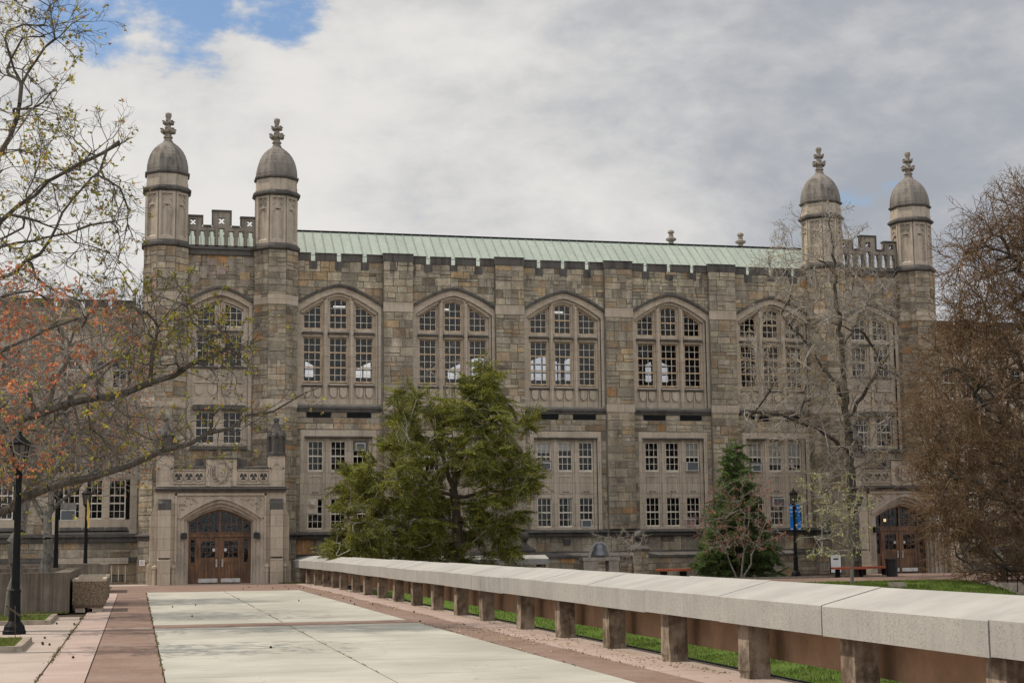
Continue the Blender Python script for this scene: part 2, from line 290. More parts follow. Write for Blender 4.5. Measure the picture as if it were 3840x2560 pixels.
class Fr:
    """a wall frame: u runs along the wall, d out of it, z up"""
    def __init__(s, ox, oy, ang=0.0): s.o = (ox, oy); s.t = (math.cos(ang), math.sin(ang)); s.n = (math.sin(ang), -math.cos(ang))
    def p(s, u, d, z): return (s.o[0]+s.t[0]*u+s.n[0]*d, s.o[1]+s.t[1]*u+s.n[1]*d, z)
    def box(s, mb, u0, u1, d0, d1, z0, z1, col=None):
        mb.hexa([s.p(u0, d1, z0), s.p(u1, d1, z0), s.p(u1, d0, z0), s.p(u0, d0, z0), s.p(u0, d1, z1), s.p(u1, d1, z1), s.p(u1, d0, z1), s.p(u0, d0, z1)], col)
    def slope(s, mb, u0, u1, d0, d1, z0, zf, zb, col=None):    # a ledge whose top falls from zb at the wall to zf in front
        mb.hexa([s.p(u0, d1, z0), s.p(u1, d1, z0), s.p(u1, d0, z0), s.p(u0, d0, z0), s.p(u0, d1, zf), s.p(u1, d1, zf), s.p(u1, d0, zb), s.p(u0, d0, zb)], col)
    def prism(s, mb, poly, d0, d1, col=None): mb.extrude([s.p(u, d1, z) for u, z in poly], [s.p(u, d0, z) for u, z in poly], col)
    def band(s, mb, lo, hi, d0, d1):        # between two polylines of (u, z)
        for k in range(len(lo)-1):
            q = [lo[k], lo[k+1], hi[k+1], hi[k]]
            mb.hexa([s.p(q[0][0], d1, q[0][1]), s.p(q[1][0], d1, q[1][1]), s.p(q[1][0], d0, q[1][1]), s.p(q[0][0], d0, q[0][1]), s.p(q[3][0], d1, q[3][1]), s.p(q[2][0], d1, q[2][1]), s.p(q[2][0], d0, q[2][1]), s.p(q[3][0], d0, q[3][1])])
def arch(uc, hw, zs, rise, n=16, pw=1.5): return [(uc+hw*(2*k/n-1), zs+rise*(1-abs(2*k/n-1)**pw)) for k in range(n+1)]
def archz(u, uc, hw, zs, rise, pw=1.5): return zs+rise*(1-min(1.0, abs((u-uc)/hw))**pw)

def mesh_obj(name, me, mat, parent=None, loc=(0, 0, 0)):
    o = bpy.data.objects.new(name, me); SC.collection.objects.link(o); o.location = loc
    if parent is not None: o.parent = parent
    for m in (mat if isinstance(mat, (list, tuple)) else [mat]): me.materials.append(MATS[m])
    return o
def build(name, mb, mat, parent=None, origin=(0, 0, 0), smooth=False, loc=None):
    me = bpy.data.meshes.new(name); ox, oy, oz = origin
    me.from_pydata([(x-ox, y-oy, z-oz) for x, y, z in mb.v], [], mb.f)
    if mb.has:
        a = me.attributes.new('col', 'FLOAT_COLOR', 'FACE'); a.data.foreach_set('color', np.array([(*c, 1) for c in mb.c], np.float32).ravel())
    if smooth: me.polygons.foreach_set('use_smooth', [True]*len(me.polygons))
    me.update()
    return mesh_obj(name, me, mat, parent, loc if loc is not None else ((0, 0, 0) if parent is not None else origin))
def tag(o, label=None, cat=None, group=None, kind=None):
    if label: o['label'] = label
    if cat: o['category'] = cat
    if group: o['group'] = group
    if kind: o['kind'] = kind
    return o
class Thing:
    def __init__(s, name, label, cat, origin, group=None):
        s.o = bpy.data.objects.new(name, None); SC.collection.objects.link(s.o); s.o.location = origin; s.org = tuple(origin); s.o.empty_display_size = .2
        tag(s.o, label, cat, group)
    def part(s, name, mb, mat, under=None, smooth=False, label=None):
        o = build(name, mb, mat, under if under is not None else s.o, s.org, smooth)
        if label: o['label'] = label
        return o
def copy_thing(src, delta, label, group=None):
    r = src.copy(); SC.collection.objects.link(r); r.location = Vector(src.location)+Vector(delta); r['label'] = label
    if group: r['group'] = group
    for ch in src.children:
        c = ch.copy(); SC.collection.objects.link(c); c.parent = r
        for g in ch.children:
            q = g.copy(); SC.collection.objects.link(q); q.parent = c
    return r
def copy_part(o, delta, parent=None):
    c = o.copy(); SC.collection.objects.link(c); c.location = Vector(o.location)+Vector(delta)
    if parent is not None: c.parent = parent
    for g in o.children:
        q = g.copy(); SC.collection.objects.link(q); q.parent = c
    return c
def single(name, mb, mat, origin, label, cat, group=None, smooth=False): return tag(build(name, mb, mat, None, origin, smooth), label, cat, group)
def structure(name, mb, mat, kind='structure'): return tag(build(name, mb, mat), kind=kind)

PAL = [((.335, .30, .24), 32), ((.275, .248, .203), 20), ((.375, .325, .25), 20), ((.33, .255, .178), 14), ((.38, .285, .18), 4), ((.40, .355, .292), 11), ((.205, .172, .135), 8), ((.36, .215, .11), 1.2)]
PAL = [((a*1.09, b*1.03, c*.94), w) for (a, b, c), w in PAL]; PALW = np.array([w for _, w in PAL]); PALW = PALW/PALW.sum()
def stone_col(rng, warm=0.0):
    k = rng.choice(len(PAL), p=PALW); c = np.array(PAL[k][0])*rng.uniform(.82, 1.17)
    if warm: c = c*(1-warm)+np.array((.30, .24, .17))*warm
    return tuple(float(q) for q in c)
def ashlar(mb, F, u0, u1, z0, z1, rng, d=0.0, hm=(.27, .50), wm=(.32, .86), clip=None, gap=.015, warm=0.0):
    z = z0
    while z < z1-.02:
        h = rng.uniform(*hm)
        if z1-(z+h) < .2: h = z1-z
        u = u0
        while u < u1-.01:
            w = rng.uniform(*wm)
            if u1-(u+w) < .28: w = u1-u
            cells = []; q = rng.random()
            if q < .45 or h < .34: cells = [(u, u+w, z, z+h)]
            elif q < .78:
                m = z+h*rng.uniform(.35, .65); cells = [(u, u+w, z, m)]
                if w > .6 and rng.random() < .5: a = u+w*rng.uniform(.35, .65); cells += [(u, a, m, z+h), (a, u+w, m, z+h)]
                else: cells += [(u, u+w, m, z+h)]
            else:
                a = u+w*rng.uniform(.3, .7); m = z+h*rng.uniform(.4, .6); cells = [(u, a, z, z+h), (a, u+w, z, m), (a, u+w, m, z+h)]
            for a, b, c, e in cells:
                a += gap; b -= gap; c += gap; e -= gap; col = stone_col(rng, warm); out = d+rng.uniform(.01, .06)
                if clip is None or max(clip(a), clip(b), clip((a+b)/2)) <= c: F.box(mb, a, b, d-.02, out, c, e, col); continue
                n = max(2, int((b-a)/.1)); us = [a+(b-a)*k/n for k in range(n+1)]
                for k in range(n):
                    l0, l1 = max(c, clip(us[k])), max(c, clip(us[k+1]))
                    if l0 < e-.01 or l1 < e-.01:
                        l0 = min(l0, e); l1 = min(l1, e); F.prism(mb, [(us[k], l0), (us[k+1], l1), (us[k+1], e), (us[k], e)], d-.02, out, col)
            u += w
        z += h
def wall_cells(mb, F, u0, u1, z0, z1, holes, d0, d1):
    us = sorted({u0, u1, *[h[0] for h in holes], *[h[1] for h in holes]}); us = [u for u in us if u0 <= u <= u1]
    for a, b in zip(us, us[1:]):
        m = (a+b)/2; zs = z0
        for h in sorted([h for h in holes if h[0] <= m <= h[1]], key=lambda q: q[2]):
            if h[2] > zs+1e-4: F.box(mb, a, b, d0, d1, zs, h[2])
            zs = h[3]
        if z1 > zs+1e-4: F.box(mb, a, b, d0, d1, zs, z1)

# ------------------------------------------------------------------ windows (origin at the light's lower middle, u along the wall)
def win_mesh(w, h, cols, rows, rails, rusty, top=None, d=0.0):
    """frame with glazing bars; top(u) gives the height of a curved head"""
    F = Fr(0, 0); mb = MB(); fw = .055; hw = w/2; bars = MB(); hd = (lambda u: top(u)) if top else (lambda u: h)
    F.box(mb, -hw, -hw+fw, -.04, .03, 0, hd(-hw)); F.box(mb, hw-fw, hw, -.04, .03, 0, hd(hw)); F.box(mb, -hw+fw, hw-fw, -.04, .035, 0, fw*1.3)
    us = [-hw+fw+(w-2*fw)*k/8 for k in range(9)]; F.band(mb, [(u, hd(u)-fw) for u in us], [(u, hd(u)) for u in us], -.04, .028)
    for k in range(1, cols): u = -hw+w*k/cols; F.box(bars, u-.0125, u+.0125, -.02, .012, fw*1.3, hd(u)-fw)
    for z in rows:
        t = .034 if z in rails else .0125; a, b = -hw+fw, hw-fw
        if top:
            ok = [a+(b-a)*k/40 for k in range(41) if hd(a+(b-a)*k/40)-fw > z+t]
            if len(ok) < 3: continue
            a, b = ok[0], ok[-1]
        F.box(mb if z in rails else bars, a, b, -.022, .02 if z in rails else .010, z-t, z+t)
    g = MB(); g.face([F.p(-hw+.01, -.012, .02), F.p(hw-.01, -.012, .02)]+[F.p(u, -.012, hd(u)-.02) for u in reversed([-hw+.01+(w-.02)*k/8 for k in range(9)])])
    return mb, bars, g
WCACHE = {}
def window(th, key, mk, u, y, z):
    """one light: part 'window' with its glass as sub-part"""
    loc = (u-th.org[0], y-th.org[1], z-th.org[2])
    if key in WCACHE: src = WCACHE[key]; c = copy_part(src, (0, 0, 0), th.o); c.location = loc; return c
    mb, bars, g, mat = mk(); o = build('window', mb, mat, th.o, (0, 0, 0)); build('glazing_bars', bars, 'window_paint', o, (0, 0, 0)); build('pane', g, 'window_glass', o, (0, 0, 0)); o.location = loc; WCACHE[key] = o; return o

# ------------------------------------------------------------------ the hall
YW = 75.5
HALL = Thing('college_hall', 'long grey stone collegiate hall with four domed turrets and a pale green copper roof', 'building', (21.0, 75.5, 0))
PIERS = [12.42, 18.12, 23.88, 29.55]; BAYS = [9.5, 15.27, 21.0, 26.72, 32.4]
EDGES = [(7.42, 11.68), (13.16, 17.38), (18.86, 23.14), (24.62, 28.82), (30.29, 34.45)]
F0 = Fr(0, YW); FP = Fr(0, YW-.22); rng = np.random.default_rng(4)
back = MB(); blocks = MB(); pier_back = [MB() for _ in PIERS]; pier_st = [MB() for _ in PIERS]; pier_bd = [MB() for _ in PIERS]
holes = []
for xc, (a, b) in zip(BAYS, EDGES): holes += [(xc-1.95, xc+1.95, 8.53, 15.0), (xc-1.66, xc+1.66, 2.36, 6.92)]
wall_cells(back, F0, 7.2, 34.7, -.4, 15.62, holes, -.5, 0.0)
for xc, (a, b) in zip(BAYS, EDGES):
    lo = arch(xc, 1.95, 13.15, 1.0, 20); F0.band(back, lo, [(u, 15.0) for u, _ in lo], -.5, 0.0)
    ashlar(blocks, F0, a, b, 13.42, 15.62, rng, clip=lambda u, xc=xc: archz(u, xc, 2.1, 13.42, .98))
    ashlar(blocks, F0, a, b, 7.30, 7.86, rng); ashlar(blocks, F0, a, xc-1.62, 7.88, 8.16, rng); ashlar(blocks, F0, xc-.36, xc+.40, 7.88, 8.16, rng); ashlar(blocks, F0, xc+1.6, b, 7.88, 8.16, rng)
    ashlar(blocks, F0, a, xc-1.86, 2.36, 7.28, rng, wm=(.3, .5)); ashlar(blocks, F0, xc+1.86, b, 2.36, 7.28, rng, wm=(.3, .5))
ashlar(blocks, F0, 7.3, 34.5, 1.26, 2.02, rng, hm=(.5, .7), wm=(.6, 1.4)); ashlar(blocks, F0, 7.3, 34.5, -.3, 1.0, rng, d=.25, hm=(.45, .65), wm=(.6, 1.3))
F0.box(back, 7.3, 34.5, 0.0, .25, -.3, 1.0)
for ip, px in enumerate(PIERS):
    FP.box(pier_back[ip], px-.73, px+.73, -.21, 0.0, 2.36, 15.66)
    for z0, z1 in ((2.36, 8.24), (8.68, 13.12), (13.62, 15.66)): ashlar(pier_st[ip], FP, px-.735, px+.735, z0, z1, rng, warm=.12, wm=(.36, .85), hm=(.3, .52))
HALL.part('main_wall', back, 'mortar'); HALL.part('stone_facing', blocks, 'ashlar_stone')
for ip, px in enumerate(PIERS):
    o = HALL.part('pier', pier_back[ip], 'mortar'); HALL.part('stone_facing', pier_st[ip], 'ashlar_stone', o)
    for z0, z1 in ((8.26, 8.67), (13.14, 13.6)): m = MB(); FP.box(m, px-.75, px+.75, -.1, .05, z0, z1); HALL.part('stone_band', m, 'limestone', o)
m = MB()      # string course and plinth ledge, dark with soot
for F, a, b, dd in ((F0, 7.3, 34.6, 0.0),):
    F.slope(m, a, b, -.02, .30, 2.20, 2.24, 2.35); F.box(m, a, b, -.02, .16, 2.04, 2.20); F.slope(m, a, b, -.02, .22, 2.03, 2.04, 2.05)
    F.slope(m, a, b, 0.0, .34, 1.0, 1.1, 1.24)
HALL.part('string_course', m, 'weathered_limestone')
# battlement: long coping stones with narrow slots between them
def coping(mb, F, a, b, z0, z1): F.box(mb, a, b, -.17, .06, z0, z1-.07); F.slope(mb, a-.01, b+.01, -.19, .10, z1-.07, z1-.03, z1+.02)
for xc, (a, b) in zip(BAYS, EDGES):
    cuts = [a-.02, xc-1.40, xc-1.17, xc-.12, xc+.11, xc+1.16, xc+1.39, b+.02]
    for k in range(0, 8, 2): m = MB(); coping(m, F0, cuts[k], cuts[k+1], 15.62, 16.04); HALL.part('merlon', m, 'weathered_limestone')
    for g in (-1.285, -.005, 1.275): m = MB(); F0.box(m, xc+g-.2, xc+g+.2, -.03, .055, 15.2, 15.60); HALL.part('drain_stone', m, 'weathered_limestone')
for px in PIERS: m = MB(); coping(m, FP, px-.76, px+.76, 15.66, 16.10); HALL.part('merlon', m, 'weathered_limestone')
# copper roof with standing seams
RY0, RZ0, RY1, RZ1 = 75.98, 15.45, 79.1, 17.78
m = MB(); m.face([(1.3, RY0, RZ0), (36.2, RY0, RZ0), (36.2, RY1, RZ1), (1.3, RY1, RZ1)]); m.face([(1.3, RY1, RZ1), (36.2, RY1, RZ1), (36.2, 89, RZ1+.05), (1.3, 89, RZ1+.05)])
roof = HALL.part('roof', m, 'green_copper')
m = MB(); x = 1.4
while x < 36.1:
    m.hexa([(x-.013, RY0, RZ0-.01), (x+.013, RY0, RZ0-.01), (x+.013, RY1, RZ1-.01), (x-.013, RY1, RZ1-.01), (x-.013, RY0-.02, RZ0+.035), (x+.013, RY0-.02, RZ0+.035), (x+.013, RY1-.02, RZ1+.035), (x-.013, RY1-.02, RZ1+.035)]); x += .475
q = .30; yq, zq = RY0+(RY1-RY0)*q, RZ0+(RZ1-RZ0)*q; m.hexa([(1.3, yq, zq), (36.2, yq, zq), (36.2, yq+.06, zq+.045), (1.3, yq+.06, zq+.045), (1.3, yq-.01, zq+.02), (36.2, yq-.01, zq+.02), (36.2, yq+.05, zq+.065), (1.3, yq+.05, zq+.065)])
HALL.part('roof_seams', m, 'copper_seam', roof)
m = MB(); m.box(1.3, 36.2, RY1-.03, RY1+.2, RZ1+.005, RZ1+.09); HALL.part('ridge_cap', m, 'dark_metal', roof)
m = MB()
for x in (28.45, 32.55):
    m = MB(); m.lathe((x, 79.9, RZ1), [(.16, 0), (.13, .35), (.28, .42), (.30, .52), (.14, .6), (.12, .8), (.2, .86), (.16, .96), (.03, 1.02)], 8, .39); HALL.part('roof_finial', m, 'sooty_limestone', roof)

# tall arched windows of the upper floor
def light_top(off): return lambda u: 12.88+.92*(1-abs((u+off)/1.93)**1.5)-12.26
UP = [(-1.28, .90), (0.0, .90), (1.28, .90)]; LO = [(-1.10, .76), (.01, .76), (1.09, .76)]
for xc in BAYS:
    lime = MB(); dark = MB(); low = MB(); hood = MB(); lowled = MB(); SH = []
    n = 20; inner = arch(xc, 1.95, 13.10, .95, n); outer = arch(xc, 2.09, 13.42, .93, n)
    F0.band(lime, inner, outer, -.30, .03)                                      # voussoirs
    inn2 = arch(xc, 1.84, 12.98, .93, n); F0.band(lime, inn2, [(a, b-.0) for a, b in arch(xc, 1.95, 13.10, .95, n)], -.34, -.12)
    F0.band(hood, outer, arch(xc, 2.17, 13.52, .95, n), -.02, .17)              # hood mould
    for s in (-1, 1):
        u0, u1 = sorted((xc+s*1.95, xc+s*2.10)); F0.box(lime, u0, u1, -.3, .02, 8.53, 13.40)
        u0, u1 = sorted((xc+s*1.84, xc+s*1.95)); F0.box(lime, u0, u1, -.34, -.12, 8.53, 13.05)
        u0, u1 = sorted((xc+s*1.73, xc+s*1.84)); F0.box(lime, u0, u1, -.45, -.24, 8.53, 13.02)
        u = xc+s*.64; F0.box(lime, u-.19, u+.19, -.45, -.26, 8.53, 13.8); F0.box(lime, u-.10, u+.10, -.26, -.12, 8.53, 13.75); F0.box(lime, u-.045, u+.045, -.12, -.06, 8.53, 13.7)
    lo = arch(xc, 1.93, 12.88, .92, n); F0.band(lime, lo, arch(xc, 1.93, 13.10, .96, n), -.45, -.24)
    for off, w in UP:
        a, b = xc+off-w/2-.02, xc+off+w/2+.02
        F0.box(lime, a, b, -.45, -.2, 11.87, 12.02); F0.slope(dark, a-.04, b+.04, -.3, -.05, 12.02, 12.06, 12.13); F0.box(lime, a, b, -.45, -.26, 12.13, 12.27)
        F0.slope(lime, a, b, -.45, -.14, 9.44, 9.50, 9.62); F0.slope(dark, a-.03, b+.03, -.2, -.06, 9.42, 9.46, 9.52)
        for q in (-1, 1):
            su = xc+off+q*w*.27; shields = MB(); SH.append(shields); F0.prism(shields, [(su-.17, 9.38), (su-.17, 9.05), (su-.11, 8.94), (su, 8.87), (su+.11, 8.94), (su+.17, 9.05), (su+.17, 9.38)], -.22, -.12)
        F0.box(lime, xc+off-.03, xc+off+.03, -.22, -.16, 8.56, 9.42)
        window(HALL, ('up', off), lambda off=off, w=w: (*win_mesh(w, 1, 3, [.36, .72, 1.06], [.72] if off == 0 else [], True, light_top(off)), 'rusty_window_paint'), xc+off, YW+.36, 12.26)
        window(HALL, ('lo',), lambda w=w: (*win_mesh(w, 2.23, 3, [.37, .74, 1.11, 1.485, 1.86], [.74, 1.485], True), 'rusty_window_paint'), xc+off, YW+.36, 9.63)
    F0.box(lime, xc-1.75, xc+1.75, -.45, -.22, 8.53, 9.44)
    F0.slope(dark, xc-2.1, xc+2.1, -.2, .16, 8.30, 8.36, 8.54); F0.box(dark, xc-2.08, xc+2.08, -.05, .10, 8.17, 8.30)
    # two storeys of three-light windows in one limestone surround
    F0.box(low, xc-1.86, xc+1.86, -.3, .03, 6.92, 7.28); F0.box(lowled, xc-1.66, xc+1.66, .03, .10, 6.90, 6.97)
    for s in (-1, 1): u0, u1 = sorted((xc+s*1.66, xc+s*1.86)); F0.box(low, u0, u1, -.3, .03, 2.36, 6.92); u0, u1 = sorted((xc+s*1.49, xc+s*1.66)); F0.box(low, u0, u1, -.3, -.10, 2.36, 6.92)
    for off in (-.545, .55): F0.box(low, xc+off-.175, xc+off+.175, -.3, -.12, 2.36, 6.92); F0.box(low, xc+off-.06, xc+off+.06, -.12, -.06, 2.36, 6.92)
    for off, w in LO:
        a, b = xc+off-w/2-.01, xc+off+w/2+.01
        F0.box(low, a, b, -.3, -.16, 6.78, 6.92); F0.box(low, a, b, -.3, -.16, 3.95, 5.27); F0.box(low, a, b, -.3, -.14, 5.16, 5.27)
        F0.box(low, a+.08, a+.13, -.16, -.13, 4.15, 5.04); F0.box(low, b-.13, b-.08, -.16, -.13, 4.15, 5.04); F0.box(low, a+.13, b-.13, -.16, -.13, 4.99, 5.04); F0.box(low, a+.13, b-.13, -.16, -.13, 4.15, 4.20)
        F0.box(low, xc+off-.13, xc+off-.10, -.16, -.14, 4.28, 4.93); F0.box(low, xc+off+.10, xc+off+.13, -.16, -.14, 4.28, 4.93); F0.box(low, xc+off-.015, xc+off+.015, -.16, -.13, 4.22, 4.95); F0.box(lowled, xc+off-.17, xc+off+.17, -.16, -.14, 4.22, 4.26)
        for z0 in (5.27, 2.47): window(HALL, ('lw',), lambda: (*win_mesh(.76, 1.49, 3, [.38, .74, 1.11], [.74], False), 'window_paint'), xc+off, YW+.24, z0)
    F0.box(low, xc-1.5, xc+1.5, -.3, -.02, 2.36, 2.46)
    for s in (-.97, 1.0): grl = MB(); F0.box(grl, xc+s-.59, xc+s+.59, -.02, .035, 7.88, 8.13); HALL.part('vent_grille', grl, 'dark_metal')
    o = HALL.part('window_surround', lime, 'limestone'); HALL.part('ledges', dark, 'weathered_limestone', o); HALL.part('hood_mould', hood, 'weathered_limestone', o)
    for q in SH: HALL.part('shield', q, 'limestone', o)
    o = HALL.part('lower_window_surround', low, 'limestone'); HALL.part('mouldings', lowled, 'weathered_limestone', o)
# the hall inside, seen through the tall windows: a far wall with openings to the sky
m = MB(); Fb = Fr(0, 88.0); hs = []
for a, b, z1 in ((5.8, 8.28, 10.95), (10.32, 13.4, 10.9), (14.95, 18.3, 11.0), (19.05, 20.85, 11.1), (21.0, 21.75, 11.05), (24.7, 25.02, 10.95), (25.32, 26.6, 11.0)):
    k = 88/75.5; hs.append((a*k, b*k, 1.8+(9.86-1.8)*k, 1.8+(z1-1.8)*k))
wall_cells(m, Fb, 6, 36.5, 8.6, 17.6, hs, -.3, 0.0)
for a, b, z0, z1 in hs:
    ap = max(.28*(b-a), .3); lo = arch((a+b)/2, (b-a)/2, z1-ap*.75, ap*.72, 10); Fb.band(m, lo, [(u, z1+.01) for u, _ in lo], -.25, -.05)
m.box(6, 36.5, YW+.8, 88, 8.2, 8.6); m.box(6, 36.5, YW+.55, 88, 15.0, 15.3); m.box(5.8, 6, YW+.55, 88, 8.2, 15.2); m.box(36.5, 36.7, YW+.55, 88, 8.2, 15.2)
hall_in = HALL.part('interior', m, 'interior_hall')
m = MB()
for a, b, z0, z1 in hs:
    u = a+.45
    while u < b-.2: Fb.box(m, u-.03, u+.03, -.2, -.1, z0, z1); u += .48
    z = z0+.45
    while z < z1-.1: Fb.box(m, a, b, -.19, -.11, z-.03, z+.03); z += .48
HALL.part('far_window_bars', m, 'dark_metal', hall_in)
for x in (9.78, 15.3, 21.6):
    m = MB(); m.box(x, x+.62, 80.0, 80.12, 14.02, 14.09); HALL.part('ceiling_lamp', m, 'lit_tube', hall_in)
m = MB(); m.box(7.3, 34.6, YW+1.6, YW+1.8, 0, 8.1); m.box(7.3, 34.6, YW+.5, YW+1.6, 4.4, 4.7); m.box(7.3, 34.6, YW+.5, YW+1.6, 8.0, 8.15)
HALL.part('lower_rooms', m, 'interior_dark')
m = MB()
for u, z0, z1 in ((32.4, 5.62, 6.76), (33.5, 5.62, 6.76), (21.0-1.1, 6.2, 6.76), (21.0, 6.3, 6.76), (26.72+1.09, 6.0, 6.76), (15.27, 5.8, 6.76), (16.36, 6.1, 6.76), (10.6, 3.3, 3.95), (21.35, 2.5, 3.95), (31.3, 6.0, 6.76)):
    m = MB(); m.box(u-.37 if u != 21.35 else u-.1, u+.37 if u != 21.35 else u+.05, YW+.33, YW+.345, z0, z1); HALL.part('window_blind', m, 'blind_cloth')

# ------------------------------------------------------------------ towers: turrets, pierced parapet, bay windows and porch (built once on the left, copied to the right)
TC = 3.74
def oct_ring(mb, c, ap, z0, z1, ap2=None):
    a2 = ap if ap2 is None else ap2; k = 1/math.cos(math.pi/8); mb.lathe((c[0], c[1], 0), [(ap*k, z0), (a2*k, z1)], 8, math.pi/8)
def turret(th, cx, cy, name='turret'):
    c = (cx, cy); core = MB(); oct_ring(core, c, 1.02, -.3, 15.92); base = th.part(name, core, 'mortar')
    st = MB(); rg = np.random.default_rng(int(cx*100)); bands = MB()
    for k in range(-2, 3):
        F = Fr(cx+1.02*math.sin(k*math.pi/4), cy-1.02*math.cos(k*math.pi/4), k*math.pi/4)
        for z0, z1 in ((-.2, 15.94),): ashlar(st, F, -.425, .425, z0, z1, rg, wm=(.36, .86), hm=(.26, .46), warm=.15)
    th.part('stone_facing', st, 'ashlar_stone', base)
    for z0, z1 in ((8.26, 8.67), (13.27, 13.73)): bands = MB(); oct_ring(bands, c, 1.072, z0, z1); th.part('stone_band', bands, 'limestone', base)
    for spec in ((((1.04, 15.92, 16.0, 1.14), (1.15, 16.0, 16.12, None), (1.12, 16.12, 16.28, 1.02))), ((1.03, 18.62, 18.70, 1.12), (1.14, 18.70, 18.80, None), (1.12, 18.80, 18.92, 1.0)), ((1.0, 19.50, 19.55, 1.06), (1.06, 19.55, 19.62, None), (1.04, 19.62, 19.68, .99)), ((1.1, 2.02, 2.2, None), (1.24, 2.2, 2.26, None), (1.2, 2.26, 2.36, 1.04))):
        led = MB()
        for a, z0, z1, b in spec: oct_ring(led, c, a, z0, z1, b)
        th.part('cornice', led, 'weathered_limestone', base)
    sh = MB(); oct_ring(sh, c, .93, 16.2, 18.64); oct_ring(sh, c, .97, 18.9, 19.52); oct_ring(sh, c, .99, 18.9, 19.1)
    for k in range(8):
        F = Fr(cx+.93*math.sin(k*math.pi/4), cy-.93*math.cos(k*math.pi/4), k*math.pi/4)
        for s in (-1, 1):
            u0, u1 = sorted((s*.27, s*.385)); F.box(sh, u0, u1, -.05, .085, 16.28, 18.63); u0, u1 = sorted((s*.225, s*.27)); F.box(sh, u0, u1, -.05, .05, 16.5, 18.5)
        F.box(sh, -.27, .27, -.05, .08, 18.5, 18.63); F.slope(sh, -.27, .27, -.05, .08, 16.28, 16.42, 16.55); F.box(sh, -.225, .225, -.05, .055, 17.98, 18.05)
        for (u, z) in ((0, 18.5), (0, 18.05), (-.225, 18.27), (.225, 18.27)):      # cusps of the quatrefoil
            if u == 0: s = -1 if z > 18.2 else 1; F.prism(sh, [(-.07, z), (.07, z), (0, z+s*.12)], -.05, .045)
            else: s = -1 if u > 0 else 1; F.prism(sh, [(u, z-.07), (u, z+.07), (u+s*.12, z)], -.05, .045)
        for s in (-1, 1): F.prism(sh, [(s*.225, 17.98), (s*.225, 17.84), (s*.15, 17.87), (s*.17, 17.92), (s*.10, 17.98)], -.05, .045); F.prism(sh, [(0, 17.98), (-.05, 17.98), (0, 17.9), (.05, 17.98)], -.05, .04)
    th.part('panelled_shaft', sh, 'carved_limestone', base)
    return base
def dome(th, under, cx, cy):
    k = 1/math.cos(math.pi/8); m = MB()
    prof = [(.985, 0), (.985, .15), (.965, .35), (.92, .58), (.845, .82), (.74, 1.04), (.61, 1.22), (.47, 1.37), (.33, 1.48), (.24, 1.56), (.20, 1.66)]
    m.lathe((cx, cy, 19.67), [(r*k, z) for r, z in prof], 8, math.pi/8); return th.part('dome', m, 'dome_stone', under)
def finial(th, under, cx, cy):
    m = MB(); m.lathe((cx, cy, 21.3), [(.20, 0), (.185, .12), (.24, .15), (.24, .2), (.19, .23), (.17, .35), (.2, .45), (.2, .56), (.16, .6), (.13, .78), (.15, .86), (.15, .96), (.11, 1.0), (.10, 1.06), (.13, 1.16), (.165, 1.28), (.15, 1.38), (.06, 1.42)], 8, .39)
    for r, z, s in ((.26, 21.78, .125), (.19, 22.2, .10)):
        for k in range(6): a = k*math.pi/3+.2; m.blob((cx+r*math.cos(a), cy+r*math.sin(a), z), s, s, s*1.05, 7, 5); m.blob((cx+(r+.06)*math.cos(a), cy+(r+.06)*math.sin(a), z+s*.9), s*.75, s*.75, s*.35, 6, 4)
    return th.part('finial', m, 'sooty_limestone', under)

tower_parts = []
def tp(*a, **k): o = HALL.part(*a, **k); tower_parts.append(o); return o
for cx in (1.12, 6.38):
    n0 = turret(HALL, cx, YW+.02); dome(HALL, n0, cx, YW+.02); finial(HALL, n0, cx, YW+.02); tower_parts.append(n0)
FT = Fr(0, YW-.1); tw = MB(); tb = MB(); rng = np.random.default_rng(12)
wall_cells(tw, FT, 2.0, 5.5, -.3, 15.72, [(TC-1.36, TC+1.36, 6.3, 15.0)], -.5, 0.0)
lo = arch(TC, 1.36, 13.2, .6, 16); FT.band(tw, lo, [(u, 15.0) for u, _ in lo], -.5, 0.0); tw.box(2.0, 5.5, YW+.3, YW+3.5, 15.6, 15.72); tw.box(.9, 6.6, YW+3.3, YW+3.6, 8, 15.7)
ashlar(tb, FT, 2.12, 5.38, 13.4, 15.72, rng, clip=lambda u: archz(u, TC, 1.5, 13.45, .68), wm=(.4, .8), hm=(.36, .52)); ashlar(tb, FT, 2.12, 5.38, 5.0, 6.25, rng)
for z0, z1 in ((6.25, 13.45),):
    for a, b in ((2.12, 2.22), (5.26, 5.38)): FT.box(tb, a, b, -.02, .03, z0, z1, (.28, .25, .21))
for k, (u, z) in enumerate([(2.3, 15.2), (2.95, 14.75), (3.3, 15.2), (4.25, 15.2), (4.7, 14.75), (3.75, 14.78), (5.1, 15.22), (2.5, 14.35), (4.95, 14.3)]): FT.box(tb, u-.22, u+.22, -.02, .05, z, z+.4, (.31+.02*(k % 3), .27, .225))   # pale chequer stones
tp('tower_wall', tw, 'mortar'); tp('tower_facing', tb, 'ashlar_stone')
m = MB(); led = MB(); tl = MB()
n = 16; FT.band(m, arch(TC, 1.36, 13.2, .57, n), arch(TC, 1.5, 13.42, .66, n), -.3, .03); FT.band(led, arch(TC, 1.5, 13.42, .66, n), arch(TC, 1.6, 13.5, .69, n), -.02, .17); tp('hood_mould', led, 'weathered_limestone'); led = MB()
FT.band(m, arch(TC, 1.36, 12.95, .56, n), arch(TC, 1.36, 13.22, .57, n), -.45, -.2)
for s in (-1, 1):
    u0, u1 = sorted((TC+s*1.36, TC+s*1.52)); FT.box(m, u0, u1, -.3, .02, 6.28, 13.40); u0, u1 = sorted((TC+s*1.1, TC+s*1.36)); FT.box(m, u0, u1, -.45, -.16, 6.28, 13.2)
